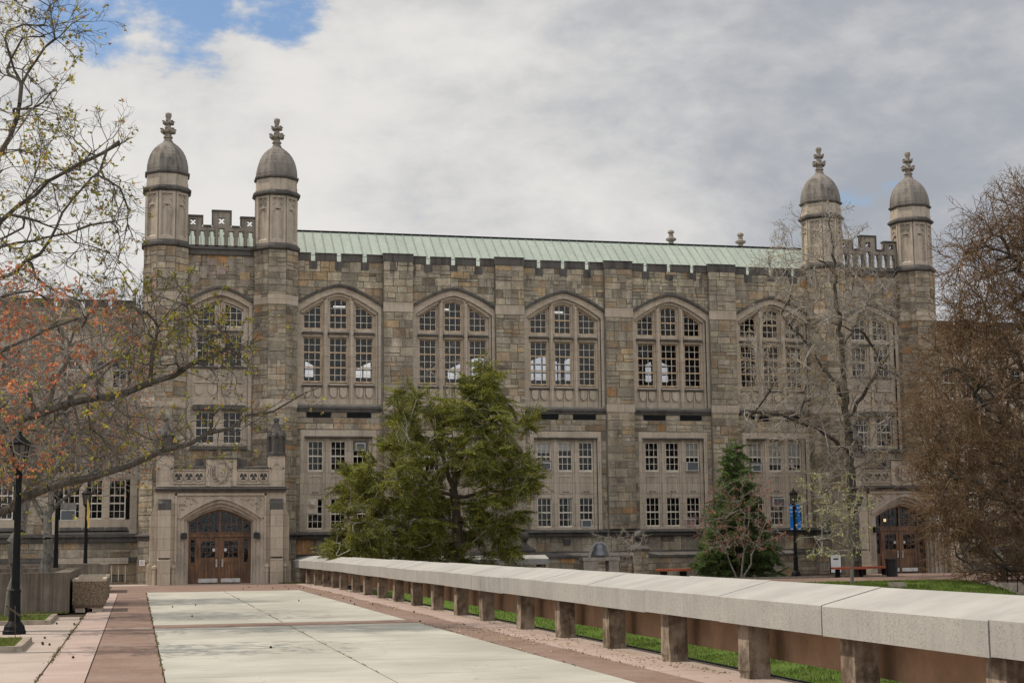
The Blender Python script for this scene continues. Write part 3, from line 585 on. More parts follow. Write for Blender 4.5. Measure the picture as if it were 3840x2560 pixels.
FT.box(m, TC-.2, TC+.2, -.45, -.22, 6.28, 13.55); FT.box(m, TC-.07, TC+.07, -.22, -.1, 8.47, 13.6)
FT.box(m, TC-1.12, TC+1.12, -.45, -.2, 8.12, 10.28); FT.box(m, TC-1.12, TC+1.12, -.45, -.2, 11.9, 12.24); FT.slope(led, TC-1.12, TC+1.12, -.25, -.08, 11.98, 12.02, 12.1); tp('transom_ledge', led, 'weathered_limestone'); led = MB()
FT.slope(led, TC-1.3, TC+1.3, -.25, -.06, 10.22, 10.26, 10.34); tp('sill_ledge', led, 'weathered_limestone'); FT.box(m, TC-1.2, TC+1.2, -.25, -.12, 9.5, 9.58); FT.box(m, TC-1.2, TC+1.2, -.45, -.2, 6.28, 6.58)
for s in (-1, 1): led = MB(); FT.slope(led, TC+s*.66-.58, TC+s*.66+.58, -.2, .12, 8.2, 8.34, 8.46); tp('window_hood', led, 'weathered_limestone')
led = MB(); FT.slope(led, TC-1.35, TC+1.35, -.2, .16, 6.28, 6.34, 6.48); tp('sill_ledge', led, 'weathered_limestone')
for k in range(4):
    u = TC-.96+.64*k; tl = MB(); FT.prism(tl, [(u-.2, 9.42), (u-.2, 9.1), (u-.12, 8.98), (u, 8.92), (u+.12, 8.98), (u+.2, 9.1), (u+.2, 9.42)], -.22, -.13); tp('shield', tl, 'limestone'); tl = MB()
    FT.box(tl, u-.22, u+.22, -.22, -.17, 9.66, 10.06)
    for a in range(8): tl.blob(FT.p(u+.13*math.cos(a*.785), -.17, 9.86+.13*math.sin(a*.785)), .045, .03, .045, 6, 4)
    tl.blob(FT.p(u, -.16, 9.86), .06, .04, .06, 6, 4); tp('carved_panel', tl, 'carved_limestone')
tp('tower_window_surround', m, 'limestone')
m = MB(); FT.box(m, 2.1, 5.4, -1.5, -1.3, 5.0, 15.6); tp('tower_interior', m, 'interior_dark')
def tw_top(off): return lambda u: 12.9+.58*(1-abs((u+off)/1.36)**1.5)-12.24
TW = []
for dx in (0.0, 34.3):
    for off in (-.65, .65):
        window(HALL, ('tu', off), lambda off=off: (*win_mesh(.9, 1, 3, [.36, .72], [], False, tw_top(off)), 'window_paint'), TC+dx+off, YW+.26, 12.24)
        window(HALL, ('tl',), lambda: (*win_mesh(.9, 1.6, 3, [.4, .8, 1.2], [.8], False), 'window_paint'), TC+dx+off, YW+.26, 10.29)
        window(HALL, ('tb',), lambda: (*win_mesh(.92, 1.55, 3, [.39, .77, 1.16], [.77], False), 'window_paint'), TC+dx+off, YW+.26, 6.58)
# pierced parapet between the turrets
m = MB(); FPp = Fr(0, YW-.12); d0, d1 = -.28, 0.0
FPp.box(m, 2.0, 5.5, d0-.1, .12, 15.72, 15.98); FPp.slope(m, 2.0, 5.5, d0-.1, .2, 15.98, 16.06, 16.28)
tp('parapet_cornice', m, 'weathered_limestone')
m = MB(); cs = [TC+(.465*k) for k in range(-3, 4)]
edges = [2.05]+[(a+b)/2 for a, b in zip(cs, cs[1:])]+[5.45]
for k, u in enumerate(cs):
    hz = 17.06 if k == 3 else 16.92
    for a, b in ((edges[k], u-.14), (u+.14, edges[k+1])): FPp.box(m, a, b, d0, d1, 16.2, 16.92)
    for s in (-1, 1): FPp.prism(m, [(u+s*.14, hz), (u+s*.14, hz-.17), (u+s*.075, hz-.12), (u+s*.10, hz-.06), (u+s*.06, hz)], d0+.05, d1-.05)
    FPp.box(m, edges[k]-.03, edges[k]+.03, d1, d1+.06, 16.2, 17.0); FPp.box(m, u-.2, u-.10, d0+.02, d1+.03, 16.68, 16.74); FPp.box(m, u+.10, u+.2, d0+.02, d1+.03, 16.68, 16.74)
FPp.box(m, 2.05, TC-.14, d0, d1, 16.92, 17.12); FPp.box(m, TC+.14, 5.45, d0, d1, 16.92, 17.12); FPp.box(m, TC-.14, TC+.14, d0, d1, 17.06, 17.12)
def merlon(mb, a, b, zt, hu, hz, hs=.14):
    FPp.box(mb, a, hu-hs, d0, d1, 17.12, zt); FPp.box(mb, hu+hs, b, d0, d1, 17.12, zt); FPp.box(mb, hu-hs, hu+hs, d0, d1, 17.12, hz-hs); FPp.box(mb, hu-hs, hu+hs, d0, d1, hz+hs, zt)
    for s in (-1, 1): FPp.prism(mb, [(hu+s*hs, hz-.045), (hu+s*hs, hz+.045), (hu+s*(hs-.08), hz)], d0+.05, d1-.05); FPp.prism(mb, [(hu-.045, hz+s*hs), (hu+.045, hz+s*hs), (hu, hz+s*(hs-.08))], d0+.05, d1-.05)
merlon(m, TC-.44, TC+.44, 17.88, TC, 17.43); merlon(m, 2.05, TC-.92, 17.6, 2.38, 17.34, .13); merlon(m, TC+.92, 5.45, 17.6, 5.1, 17.34, .13)
tp('parapet_tracery', m, 'sooty_limestone')
m = MB()
for a, b, z in ((TC-.48, TC+.48, 17.88), (2.05, TC-.88, 17.6), (TC+.88, 5.45, 17.6), (TC-.88, TC-.48, 17.12), (TC+.48, TC+.88, 17.12)): FPp.box(m, a, b, d0-.05, .07, z, z+.07)
for a, b, z0, z1 in ((TC-.48, TC-.42, 17.19, 17.88), (TC+.42, TC+.48, 17.19, 17.88), (TC-.94, TC-.88, 17.19, 17.6), (TC+.88, TC+.94, 17.19, 17.6)): FPp.box(m, a, b, 0, .06, z0, z1)
tp('parapet_coping', m, 'weathered_limestone')

# ---- the porch
YP = 72.5; FG = Fr(0, YP); ROUND = []; RDARK = []; BLK = []; m = MB(); led = MB(); cv = MB(); dk = MB()
IN = dict(uc=TC, hw=1.42, zs=2.83, rise=.57); n = 16
# front wall of the porch around the arch
for s in (-1, 1): u0, u1 = sorted((TC+s*1.95, TC+s*2.95)); FG.box(m, u0, u1, -2.9, 0.0, -.1, 4.2)
lo = arch(TC, 1.95, 3.02, .98, n); FG.band(m, lo, [(u, 4.2) for u, _ in lo], -2.9, -.02)
for k, (hw, zs, ri, dd) in enumerate(((1.95, 3.02, .98, .05), (1.80, 2.98, .87, -.10), (1.64, 2.93, .75, -.28), (1.5, 2.88, .64, -.5))):
    nxt = ((1.80, 2.98, .87), (1.64, 2.93, .75), (1.5, 2.88, .64), (1.42, 2.83, .57))[k]
    FG.band(cv, arch(TC, nxt[0], nxt[1], nxt[2], n), arch(TC, hw, zs, ri, n), -.75, dd)
    for s in (-1, 1): u0, u1 = sorted((TC+s*nxt[0], TC+s*hw)); FG.box(cv, u0, u1, -.75, dd if k else -.03, -.1, zs)
# label frame and spandrel carving
for s in (-1, 1): u0, u1 = sorted((TC+s*1.97, TC+s*2.06)); FG.box(m, u0, u1, 0, .07, 1.0, 4.12)
FG.box(m, TC-2.06, TC+2.06, -.02, .07, 4.02, 4.12)
rg = np.random.default_rng(3)
for s in (-1, 1):
    for k in range(46):
        u = rg.uniform(.55, 1.88); z = rg.uniform(3.05, 3.96)
        if z > archz(TC+u, TC, 1.95, 3.06, .98)+.12 and z > 3.35: cv.blob(FG.p(TC+s*u, .0, z), rg.uniform(.035, .06), .045, rg.uniform(.035, .06), 6, 4)
# cornice
FG.slope(led, TC-2.98, TC+2.98, -.1, .26, 4.30, 4.34, 4.42); FG.box(led, TC-2.95, TC+2.95, -.1, .16, 4.20, 4.30)
# corner piers, their buttresses and flaring sides
for s in (-1, 1):
    c = TC+s*2.52
    FG.box(m, c-.28, c+.28, 0, .36, 1.22, 3.36); dk = MB(); BLK.append(dk); FG.box(dk, c-.29, c+.29, 0, .30, 3.36, 3.62); FG.slope(dk, c-.29, c+.29, 0, .24, 3.62, 3.66, 3.86)
    FG.slope(m, c-.28, c+.28, 0, .42, 1.05, 1.1, 1.24); FG.box(m, c-.29, c+.29, 0, .44, -.1, 1.05)
    o = TC+s*2.95; e = TC+s*3.14; u0, u1 = sorted((o, e)); FG.box(m, u0, u1, -2.9, -.25, -.1, 3.0)
    FG.prism(m, [(o, 3.0), (e, 3.0), (o, 3.6)], -2.9, -.25); e2 = TC+s*3.25; u0, u1 = sorted((e, e2)); FG.box(m, u0, u1, -2.9, -.3, -.1, .85); FG.prism(m, [(e, .85), (e2, .85), (e, .98)], -2.9, -.3)
    for q in (-1, 1): a = c+q*.39; m.lathe((a, YP-.08, 0), [(.09, -.1), (.09, .7), (.14, .76), (.13, .84), (.04, .9)], 8)
    # pedestals over the piers, with pinnacles
    FG.box(m, c-.38, c+.38, -.7, .03, 4.42, 5.86); FG.box(cv, c-.34, c-.26, .03, .07, 4.55, 5.3); FG.box(cv, c+.26, c+.34, .03, .07, 4.55, 5.3)
    FG.band(cv, arch(c, .26, 5.18, .3, 8), arch(c, .34, 5.26, .36, 8), .03, .07); FG.slope(led, c-.42, c+.42, -.75, .09, 5.84, 5.88, 5.95)
# parapet with roundels and the crest
FG.box(m, TC-2.15, TC+2.15, -.4, -.02, 4.42, 5.26); FG.slope(led, TC-2.15, TC-.68, -.45, .06, 5.26, 5.32, 5.38); FG.slope(led, TC+.68, TC+2.15, -.45, .06, 5.26, 5.32, 5.38)
FG.box(m, TC-.7, TC+.7, -.4, .0, 5.26, 5.72); FG.box(m, TC-.7, TC-.5, -.02, .05, 4.45, 5.72); FG.box(m, TC+.5, TC+.7, -.02, .05, 4.45, 5.72)
FG.slope(led, TC-.76, TC+.76, -.45, .10, 5.70, 5.74, 5.80); FG.box(led, TC-.78, TC-.70, -.45, .07, 5.34, 5.70); FG.box(led, TC+.70, TC+.78, -.45, .07, 5.34, 5.70)
for s in (-1, 1):
    for k in range(3):
        u = TC+s*(1.0+.46*k); ring = 14; keepcv = cv; cv = MB(); ROUND.append(cv)
        for a in range(ring):
            t0, t1 = 2*math.pi*a/ring, 2*math.pi*(a+1)/ring
            FG.prism(cv, [(u+.17*math.cos(t0), 4.88+.17*math.sin(t0)), (u+.225*math.cos(t0), 4.88+.225*math.sin(t0)), (u+.225*math.cos(t1), 4.88+.225*math.sin(t1)), (u+.17*math.cos(t1), 4.88+.17*math.sin(t1))], -.02, .05)
        q_ = MB(); FG.box(q_, u-.15, u+.15, -.02, -.005, 4.73, 5.03); RDARK.append(q_)
        for a in range(3): t = math.pi/2+a*2.094; FG.prism(cv, [(u+.19*math.cos(t-.35), 4.88+.19*math.sin(t-.35)), (u+.19*math.cos(t+.35), 4.88+.19*math.sin(t+.35)), (u+.05*math.cos(t), 4.88+.05*math.sin(t))], -.01, .04)
        cv = keepcv
    FG.box(cv, TC+s*1.46-.72, TC+s*1.46+.72, -.02, .045, 4.55, 4.60); FG.box(cv, TC+s*1.46-.72, TC+s*1.46+.72, -.02, .045, 5.16, 5.21)
FG.prism(cv, [(TC-.27, 5.42), (TC-.27, 4.95), (TC-.18, 4.76), (TC, 4.64), (TC+.18, 4.76), (TC+.27, 4.95), (TC+.27, 5.42)], -.02, .06)
for a, b, z0, z1 in ((-.13, -.06, 4.9, 5.34), (.06, .13, 4.9, 5.34), (-.06, .06, 5.08, 5.16)): FG.box(cv, TC+a, TC+b, .06, .10, z0, z1)
for k in range(60):
    a = rg.uniform(0, 6.28); u = .37*math.cos(a); z = 5.06+.45*math.sin(a); cv.blob(FG.p(TC+u+rg.uniform(-.05, .05), .0, z+rg.uniform(-.04, .04)), .045, .05, .045, 6, 4)
cv.blob(FG.p(TC, .02, 5.56), .09, .07, .07, 8, 5)
for sx in (-1, 1): FG.box(led, TC+sx*.98-.2, TC+sx*.98+.2, -.42, -.38, 5.3, 5.72)
tp('porch', m, 'limestone'); PORCH = tower_parts[-1]
HALL.part('porch_ledges', led, 'weathered_limestone', PORCH); HALL.part('porch_carving', cv, 'carved_limestone', PORCH); 
for q in BLK: HALL.part('offset_block', q, 'weathered_limestone', PORCH)
for q in ROUND: HALL.part('roundel', q, 'carved_limestone', PORCH)
for q in RDARK: HALL.part('roundel_hollow', q, 'weathered_limestone', PORCH)
for s in (-1, 1):
    c = (TC+s*2.52, YP+.36); m = MB(); k8 = 1/math.cos(math.pi/8)
    m.lathe((c[0], c[1], 0), [(.42*k8, 5.9), (.42*k8, 6.0), (.34*k8, 6.05), (.34*k8, 6.7), (.42*k8, 6.74), (.42*k8, 6.80), (.26*k8, 7.02), (.11*k8, 7.38), (.09*k8, 7.42), (.13, 7.46), (.15, 7.53), (.12, 7.6), (.03, 7.64)], 8, math.pi/8)
    for q in range(8):
        F = Fr(c[0]+.34*math.sin(q*math.pi/4), c[1]-.34*math.cos(q*math.pi/4), q*math.pi/4)
        for t in (-1, 1): F.box(m, t*.14-.03, t*.14+.03, -.02, .06, 6.02, 6.74)
        F.prism(m, [(-.17, 6.62), (0, 6.98), (.17, 6.62), (.12, 6.62), (0, 6.86), (-.12, 6.62)], -.02, .09)
    HALL.part('pinnacle', m, 'weathered_limestone', PORCH)
# ---- the doors, set back under the arch
YD = YP+.72; FD = Fr(0, YD); m = MB(); gl = MB()
lo = arch(TC, 1.42, 2.83, .57, n)
for a, b, z1 in ((-1.42, -1.36, 2.85), (1.36, 1.42, 2.85), (-1.06, -.98, 3.02), (.98, 1.06, 3.02), (-.05, .05, 3.36), (-1.42, 1.42, -9)):
    if z1 > 0: FD.box(m, TC+a, TC+b, -.08, .06, 0, z1)
FD.box(m, TC-1.42, TC+1.42, -.1, .10, 2.14, 2.30); FD.box(m, TC-1.42, TC+1.42, -.1, .13, 2.30, 2.36); FD.band(m, [(u, z-.09) for u, z in lo], lo, -.08, .05)
for s in (-1, 1):
    FD.box(m, *sorted((TC+s*1.06, TC+s*1.36)), -.06, 0.0, .02, .86); FD.box(m, *sorted((TC+s*1.06, TC+s*1.36)), -.06, .03, .86, .98); FD.box(m, *sorted((TC+s*1.06, TC+s*1.36)), -.06, .03, 2.02, 2.14)
    FD.box(m, *sorted((TC+s*1.06, TC+s*1.12)), -.06, .02, .98, 2.02); FD.box(m, *sorted((TC+s*1.30, TC+s*1.36)), -.06, .02, .98, 2.02)
    for k in range(1, 4): u = TC+s*(.05+.93*k/4); FD.box(m, u-.012, u+.012, -.03, .005, 2.36, archz(u, TC, 1.42, 2.83, .57)-.08)
    FD.box(m, *sorted((TC+s*.05, TC+s*.98)), -.03, .006, 2.70, 2.725)
fr = tp('door_frame', m, 'door_wood')
gl.face([FD.p(TC-1.36, -.03, .9), FD.p(TC+1.36, -.03, .9), FD.p(TC+1.36, -.03, 2.86)]+[FD.p(u, -.03, z-.03) for u, z in reversed(lo[1:-1])]+[FD.p(TC-1.36, -.03, 2.86)]); HALL.part('pane', gl, 'window_glass', fr)
m = MB(); FD.box(m, TC-1.9, TC+1.9, -2.0, -1.8, -.1, 3.6); FD.box(m, TC-1.42, TC+1.42, -1.8, -.08, -.06, -.02); HALL.part('lobby', m, 'interior_dark', fr)
for s in (-1, 1):
    m = MB(); a, b = sorted((TC+s*.055, TC+s*.975)); g0, g1 = a+.15, b-.15
    FD.box(m, a, g0, -.05, .03, .03, 2.13); FD.box(m, g1, b, -.05, .03, .03, 2.13); FD.box(m, g0, g1, -.05, .03, 1.95, 2.13); FD.box(m, g0, g1, -.05, .03, .98, 1.20); FD.box(m, g0, g1, -.05, .02, .03, .30)
    for k in range(4): u0 = g0+(g1-g0)*k/4; FD.box(m, u0+.006, u0+(g1-g0)/4-.006, -.04, .005+.004*(k % 2), .30, .98)
    for k in (1, 2): u = g0+(g1-g0)*k/3; FD.box(m, u-.01, u+.01, -.03, .0, 1.2, 1.95); z = 1.2+.25*k; FD.box(m, g0, g1, -.03, .002, z-.01, z+.01)
    dr = tp('door', m, 'door_wood')
    m = MB(); FD.box(m, a+.02, b-.02, .03, .036, .07, .25); HALL.part('kick_plate', m, 'steel', dr)
    m = MB(); hu = TC+s*.135; FD.box(m, hu-.035, hu+.035, .03, .04, .78, 1.12); m.tube([FD.p(hu, .04, .84), FD.p(hu, .085, .86), FD.p(hu, .085, 1.04), FD.p(hu, .04, 1.06)], .014, 6); HALL.part('handle', m, 'steel', dr)
    m = MB(); cu = TC+s*.26; m.extrude([FD.p(cu+.07*math.cos(q*.5236), .012, 1.55+.07*math.sin(q*.5236)) for q in range(12)], [FD.p(cu+.07*math.cos(q*.5236), .004, 1.55+.07*math.sin(q*.5236)) for q in range(12)]); HALL.part('round_sticker', m, 'paper', dr)
    m = MB()
    for q in range(12):
        t0, t1 = q*.5236, (q+1)*.5236; FD.prism(m, [(cu+.035*math.cos(t0), 1.55+.035*math.sin(t0)), (cu+.048*math.cos(t0), 1.55+.048*math.sin(t0)), (cu+.048*math.cos(t1), 1.55+.048*math.sin(t1)), (cu+.035*math.cos(t1), 1.55+.035*math.sin(t1))], .012, .014)
    FD.box(m, cu-.025, cu+.025, .012, .014, 1.543, 1.557); HALL.part('sticker_mark', m, 'ink', dr)
for o in tower_parts: copy_part(o, (34.3, 0, 0), HALL.o)

# ------------------------------------------------------------------ side wings
def wing(name, label, x0, x1, top, flip):
    th = Thing(name, label, 'building', ((x0+x1)/2, 77.5, 0)); F = Fr(0, 77.5); bk = MB(); st = MB(); rg = np.random.default_rng(int(x0*10+900))
    s = -1 if flip else 1; mir = (lambda u: 41.78-u) if flip else (lambda u: u)
    groups = [mir(-2.0), mir(-7.2)]
    hs = []
    for g in groups: hs += [(g-1.7, g+1.7, 2.5, 6.6), (g-1.75, g+1.75, 8.6, 11.5)]
    wall_cells(bk, F, x0, x1, -.4, 13.3, hs, -.5, 0); zs = [(-.3, 1.95), (2.35, 2.5), (6.6, 8.6), (11.5, 13.3)]
    ashlar(st, F, x0, x1, -.3, 1.0, rg, d=.2, wm=(.6, 1.3)); ashlar(st, F, x0, x1, 1.22, 1.95, rg, wm=(.6, 1.3)); ashlar(st, F, x0, x1, 6.95, 8.4, rg); ashlar(st, F, x0, x1, 11.9, 13.3, rg)
    us = sorted([x0, x1]+[g+d for g in groups for d in (-2.0, 2.0)]); us = [u for u in us if x0 <= u <= x1]
    xs = [x0]
    for g in sorted(groups): xs += [g-2.0, g+2.0]
    xs += [x1]
    for a, b in zip(xs[::2], xs[1::2]):
        if b > a+.1: ashlar(st, F, a, b, 2.35, 6.95, rg); ashlar(st, F, a, b, 8.4, 11.9, rg)
    F.box(bk, x0, x1, 0, .2, -.3, 1.0)
    th.part('main_wall', bk, 'mortar'); th.part('stone_facing', st, 'ashlar_stone')
    li = MB(); dk = MB()
    for g in groups:
        F.box(li, g-2.0, g+2.0, -.3, .04, 6.55, 6.95); F.box(li, g-2.0, g-1.66, -.3, .04, 2.35, 6.55); F.box(li, g+1.66, g+2.0, -.3, .04, 2.35, 6.55); F.box(li, g-1.7, g+1.7, -.3, -.1, 4.98, 5.25); F.box(li, g-1.7, g+1.7, -.3, .0, 2.45, 3.04)
        F.box(li, g-2.0, g+2.0, -.3, .04, 8.4, 9.35); F.box(li, g-2.0, g-1.6, -.3, .04, 9.35, 11.9); F.box(li, g+1.6, g+2.0, -.3, .04, 9.35, 11.9); F.box(li, g-1.6, g+1.6, -.3, .04, 11.15, 11.9)
        for off in (-.53, .53): F.box(li, g+off-.16, g+off+.16, -.3, -.08, 2.5, 6.55); F.box(li, g+off-.2, g+off+.2, -.3, -.06, 9.35, 11.15)
        for off in (-1.06, 0, 1.06):
            F.slope(dk, g+off-.5, g+off+.5, 0, .14, 2.5, 2.56, 2.68)
            window(th, ('wa',), lambda: (*win_mesh(.8, 1.92, 3, [.39, .77, 1.15, 1.53], [.77, 1.15], False), 'window_paint'), g+off, 77.5+.24, 3.05)
            window(th, ('wb',), lambda: (*win_mesh(.8, 1.3, 3, [.43, .86], [.64], False), 'window_paint'), g+off, 77.5+.24, 5.25)
            window(th, ('wc',), lambda: (*win_mesh(.72, 1.75, 2, [.45, .9, 1.35], [.9], False, lambda u: 1.4+.38*math.sqrt(max(0, 1-(u/.37)**2))), 'window_paint'), g+off, 77.5+.24, 9.38)
    th.part('window_surrounds', li, 'limestone')
    F.slope(dk, x0, x1, -.02, .30, 2.2, 2.24, 2.35); F.box(dk, x0, x1, -.02, .16, 1.97, 2.2); F.slope(dk, x0, x1, 0, .3, 1.0, 1.1, 1.22)
    th.part('string_course', dk, 'weathered_limestone')
    u = x0+.1
    while u < x1-.3: m = MB(); coping(m, F, u, min(u+1.1, x1), 13.3, 13.73); u += 1.29; th.part('merlon', m, 'weathered_limestone')
    m = MB(); F.box(m, x0, x1, -1.6, -1.4, 0, 13.3); th.part('interior', m, 'interior_dark')
    m = MB(); F.box(m, x0, x1, -8, -.5, 12.9, 13.0); th.part('flat_roof', m, 'mortar')
    return th
LW = wing('stone_wing', 'lower crenellated stone wing behind the red budding branches', -10.5, .15, 13.7, False)
RW = wing('stone_wing', 'lower crenellated stone wing behind the bushy brown tree', 41.6, 54, 13.7, True)
m = MB(); Fw = Fr(0, 77.5); Fw.box(m, -3.7, -.35, .2, .34, .93, 1.22); LW.part('basement_lintel', m, 'limestone')
m = MB(); Fw.box(m, -1.1, -.5, .15, .215, .1, .8); LW.part('basement_window', m, 'interior_dark'); m = MB()
for u in (-.8,): Fw.box(m, u-.02, u+.02, .21, .25, .1, .8)
Fw.box(m, -1.14, -1.1, .2, .26, .05, .84); Fw.box(m, -.5, -.46, .2, .26, .05, .84); LW.part('basement_window_frame', m, 'window_paint')
#PART2
# ------------------------------------------------------------------ ground
GX0, GYS = 32.65, 55.6      # the lawn beyond the railing lies lower than the plaza; steps run down beside it
def lawn_z(y): t = min(1.0, max(0.0, (y-47.0)/10.0)); return -1.35*(1-t*t*(3-2*t))-.012
m = MB(); R0 = 900; zg = -.04; lo_ = -1.75
m.face([(-R0, -R0, zg), (8.27, -R0, zg), (8.27, R0, zg), (-R0, R0, zg)]); m.face([(8.27, 57.6, zg), (GX0, 57.6, zg), (GX0, R0, zg), (8.27, R0, zg)]); m.face([(GX0, GYS, zg), (R0, GYS, zg), (R0, R0, zg), (GX0, R0, zg)])
m.face([(8.27, -R0, lo_), (R0, -R0, lo_), (R0, 57.6, lo_), (8.27, 57.6, lo_)]); m.face([(8.27, -R0, lo_), (8.27, 57.6, lo_), (8.27, 57.6, zg), (8.27, -R0, zg)]); m.face([(8.27, 57.6, lo_), (GX0, 57.6, lo_), (GX0, 57.6, zg), (8.27, 57.6, zg)]); m.face([(GX0, GYS, lo_), (R0, GYS, lo_), (R0, GYS, zg), (GX0, GYS, zg)])
structure('ground', m, 'soil')
def sheet(mb, x0, x1, y0, y1, z=0.0, t=.03): mb.box(x0, x1, y0, y1, z-t, z)
rg = np.random.default_rng(8)
m = MB()
for x0, x1 in ((.42, 3.31), (3.335, 6.22)):
    for y0, y1 in ((-6, 8.0), (8.03, 34.95), (36.45, 61.4)): sheet(m, x0, x1 if not (x0 > 3 and y0 > 36) else 6.2, y0, y1, .004)
structure('plaza_slabs', m, 'slab_concrete')
m = MB(); sheet(m, -.62, .40, -6, 35.35, 0); sheet(m, -.62, .40, 35.6, 61.45, 0); sheet(m, .42, 6.22, 34.97, 36.43, 0); sheet(m, 6.24, 7.02, -6, 61.45, 0); sheet(m, -1.0, 7.02, 61.47, 71.9, 0)
structure('brick_paving', m, 'paving_brick')
m = MB(); sheet(m, -1.26, -.64, -6, 61.4, 0); sheet(m, 7.04, 7.78, -6, 72.0, 0)
structure('pink_pavement', m, 'pink_concrete')
m = MB()
for k in range(9): sheet(m, -40, -1.29, -6+5.3*k, -6+5.3*(k+1)-.02, 0)
structure('pavement', m, 'tinted_concrete')
m = MB(); sheet(m, -.62, .40, 35.37, 35.58, 0); sheet(m, -2, 7.0, 71.92, 75.3, .002); sheet(m, 7.80, 8.2, -6, 72.5, 0); sheet(m, 2.2, 5.3, 72.5, 75.3, .01)
structure('concrete_edging', m, 'tinted_concrete')
m = MB(); m.box(8.2, 8.26, -6, 72, -.06, .012); structure('metal_edging', m, 'dark_metal')
m = MB(); ys_ = [-30, 20, 40, 46]+[47+k for k in range(11)]
for a, b in zip(ys_, ys_[1:]): m.face([(8.3, a, lawn_z(a)), (GX0, a, lawn_z(a)), (GX0, b, lawn_z(b)), (8.3, b, lawn_z(b))])
m.face([(8.3, 57, lawn_z(57)), (GX0, 57, lawn_z(57)), (GX0, 59.0, -.02), (8.3, 59.0, -.02)]); structure('lawn', m, 'turf')
m = MB(); m.box(12, GX0-.05, 59.2, 67.0, -.03, -.005); m.box(GX0-.05, 60, GYS+.05, 67.0, -.03, -.005); m.box(35.2, 42.6, 67.0, 73.4, -.03, -.005); structure('path', m, 'paving_brick')
m = MB(); m.box(12, GX0-.3, 58.98, 59.16, -.04, .05); m.box(12, 34.6, 67.05, 67.2, -.04, .06); structure('kerb', m, 'kerb_stone')

# ------------------------------------------------------------------ foliage and branch meshes
def np_mesh(name, verts, quads, col=None, tri=False):
    me = bpy.data.meshes.new(name); n = len(verts); k = quads.shape[1]; f = len(quads)
    me.vertices.add(n); me.vertices.foreach_set('co', verts.astype(np.float32).ravel())
    me.loops.add(f*k); me.loops.foreach_set('vertex_index', quads.astype(np.int32).ravel())
    me.polygons.add(f); me.polygons.foreach_set('loop_start', np.arange(0, f*k, k, dtype=np.int32))
    if col is not None:
        a = me.attributes.new('col', 'FLOAT_COLOR', 'FACE'); a.data.foreach_set('color', np.c_[col, np.ones(f)].astype(np.float32).ravel())
    me.update(calc_edges=True); return me
def seg_mesh(name, S, k):
    """S: rows of p0(3) p1(3) r0 r1 -> tapered prisms"""
    p0, p1, r0, r1 = S[:, :3], S[:, 3:6], S[:, 6], S[:, 7]; t = p1-p0; L = np.linalg.norm(t, axis=1, keepdims=True); t = t/np.maximum(L, 1e-9)
    ref = np.where(np.abs(t[:, 2:3]) > .9, np.array([[1., 0, 0]]), np.array([[0, 0, 1.]])); a = np.cross(t, ref); a /= np.maximum(np.linalg.norm(a, axis=1, keepdims=True), 1e-9); b = np.cross(t, a)
    n = len(S); V = np.zeros((n, 2*k, 3)); 
    for j in range(k):
        c = a*math.cos(2*math.pi*j/k)+b*math.sin(2*math.pi*j/k); V[:, j] = p0+c*r0[:, None]; V[:, k+j] = p1+c*r1[:, None]
    base = (np.arange(n)*2*k)[:, None, None]; q = np.array([[j, (j+1) % k, k+(j+1) % k, k+j] for j in range(k)])[None]
    me = np_mesh(name, V.reshape(-1, 3), (base+q).reshape(-1, 4))
    if k > 4: me.polygons.foreach_set('use_smooth', [True]*len(me.polygons))
    return me
def unit(v): return v/np.maximum(np.linalg.norm(v, axis=-1, keepdims=True), 1e-9)
def leaf_mesh(name, P, D, ln, wd, pal, rng):
    n = len(P); D = unit(D); r = unit(rng.normal(size=(n, 3))); s = unit(np.cross(D, r)); ln = ln*rng.uniform(.6, 1.3, (n, 1)); wd = wd*rng.uniform(.7, 1.3, (n, 1))
    bend = unit(np.cross(D, s))*ln*rng.uniform(-.25, .25, (n, 1))
    V = np.stack([P, P+D*ln*.5+s*wd*.5+bend, P+D*ln, P+D*ln*.5-s*wd*.5+bend], 1).reshape(-1, 3)
    pal = np.array(pal, float); col = pal[rng.integers(0, len(pal), n)]*rng.uniform(.75, 1.25, (n, 1))
    cell = np.floor((P+.22*np.sin(P[:, [1, 2, 0]]*5.0))/.8).astype(np.int64); h = np.abs(np.sin(cell[:, 0]*12.9898+cell[:, 1]*78.233+cell[:, 2]*37.719)*43758.5453) % 1.0; col = col*(.6+.85*h[:, None])
    return np_mesh(name, V, np.arange(4*n).reshape(n, 4), col)
def inside(poly, pts):
    x, y = pts[:, 0], pts[:, 1]; ok = np.zeros(len(pts), bool); n = len(poly)
    for i in range(n):
        (x1, y1), (x2, y2) = poly[i], poly[i-1]
        if y1 == y2: continue
        ok ^= ((y1 > y) != (y2 > y)) & (x < (x2-x1)*(y-y1)/(y2-y1)+x1)
    return ok
def sample_crown(poly, Y, depth, N, rng, keep=None):
    poly = [tuple(p) for p in poly]; a = np.array(poly); lo, hi = a.min(0), a.max(0); out = []
    while len(out) < N:
        q = rng.uniform(lo, hi, (200, 2)); q = q[inside(poly, q)]
        for x, y in q:
            dy = rng.uniform(-1, 1); d = depth*dy*math.sqrt(max(.1, 1-((y-(lo[1]+hi[1])/2)/((hi[1]-lo[1])/2+1))**2))
            if keep is not None and not keep(x, y, dy): continue
            p = W(x, y, Y+d)
            if p[2] > .15: out.append(p)
    return np.array(out[:N])
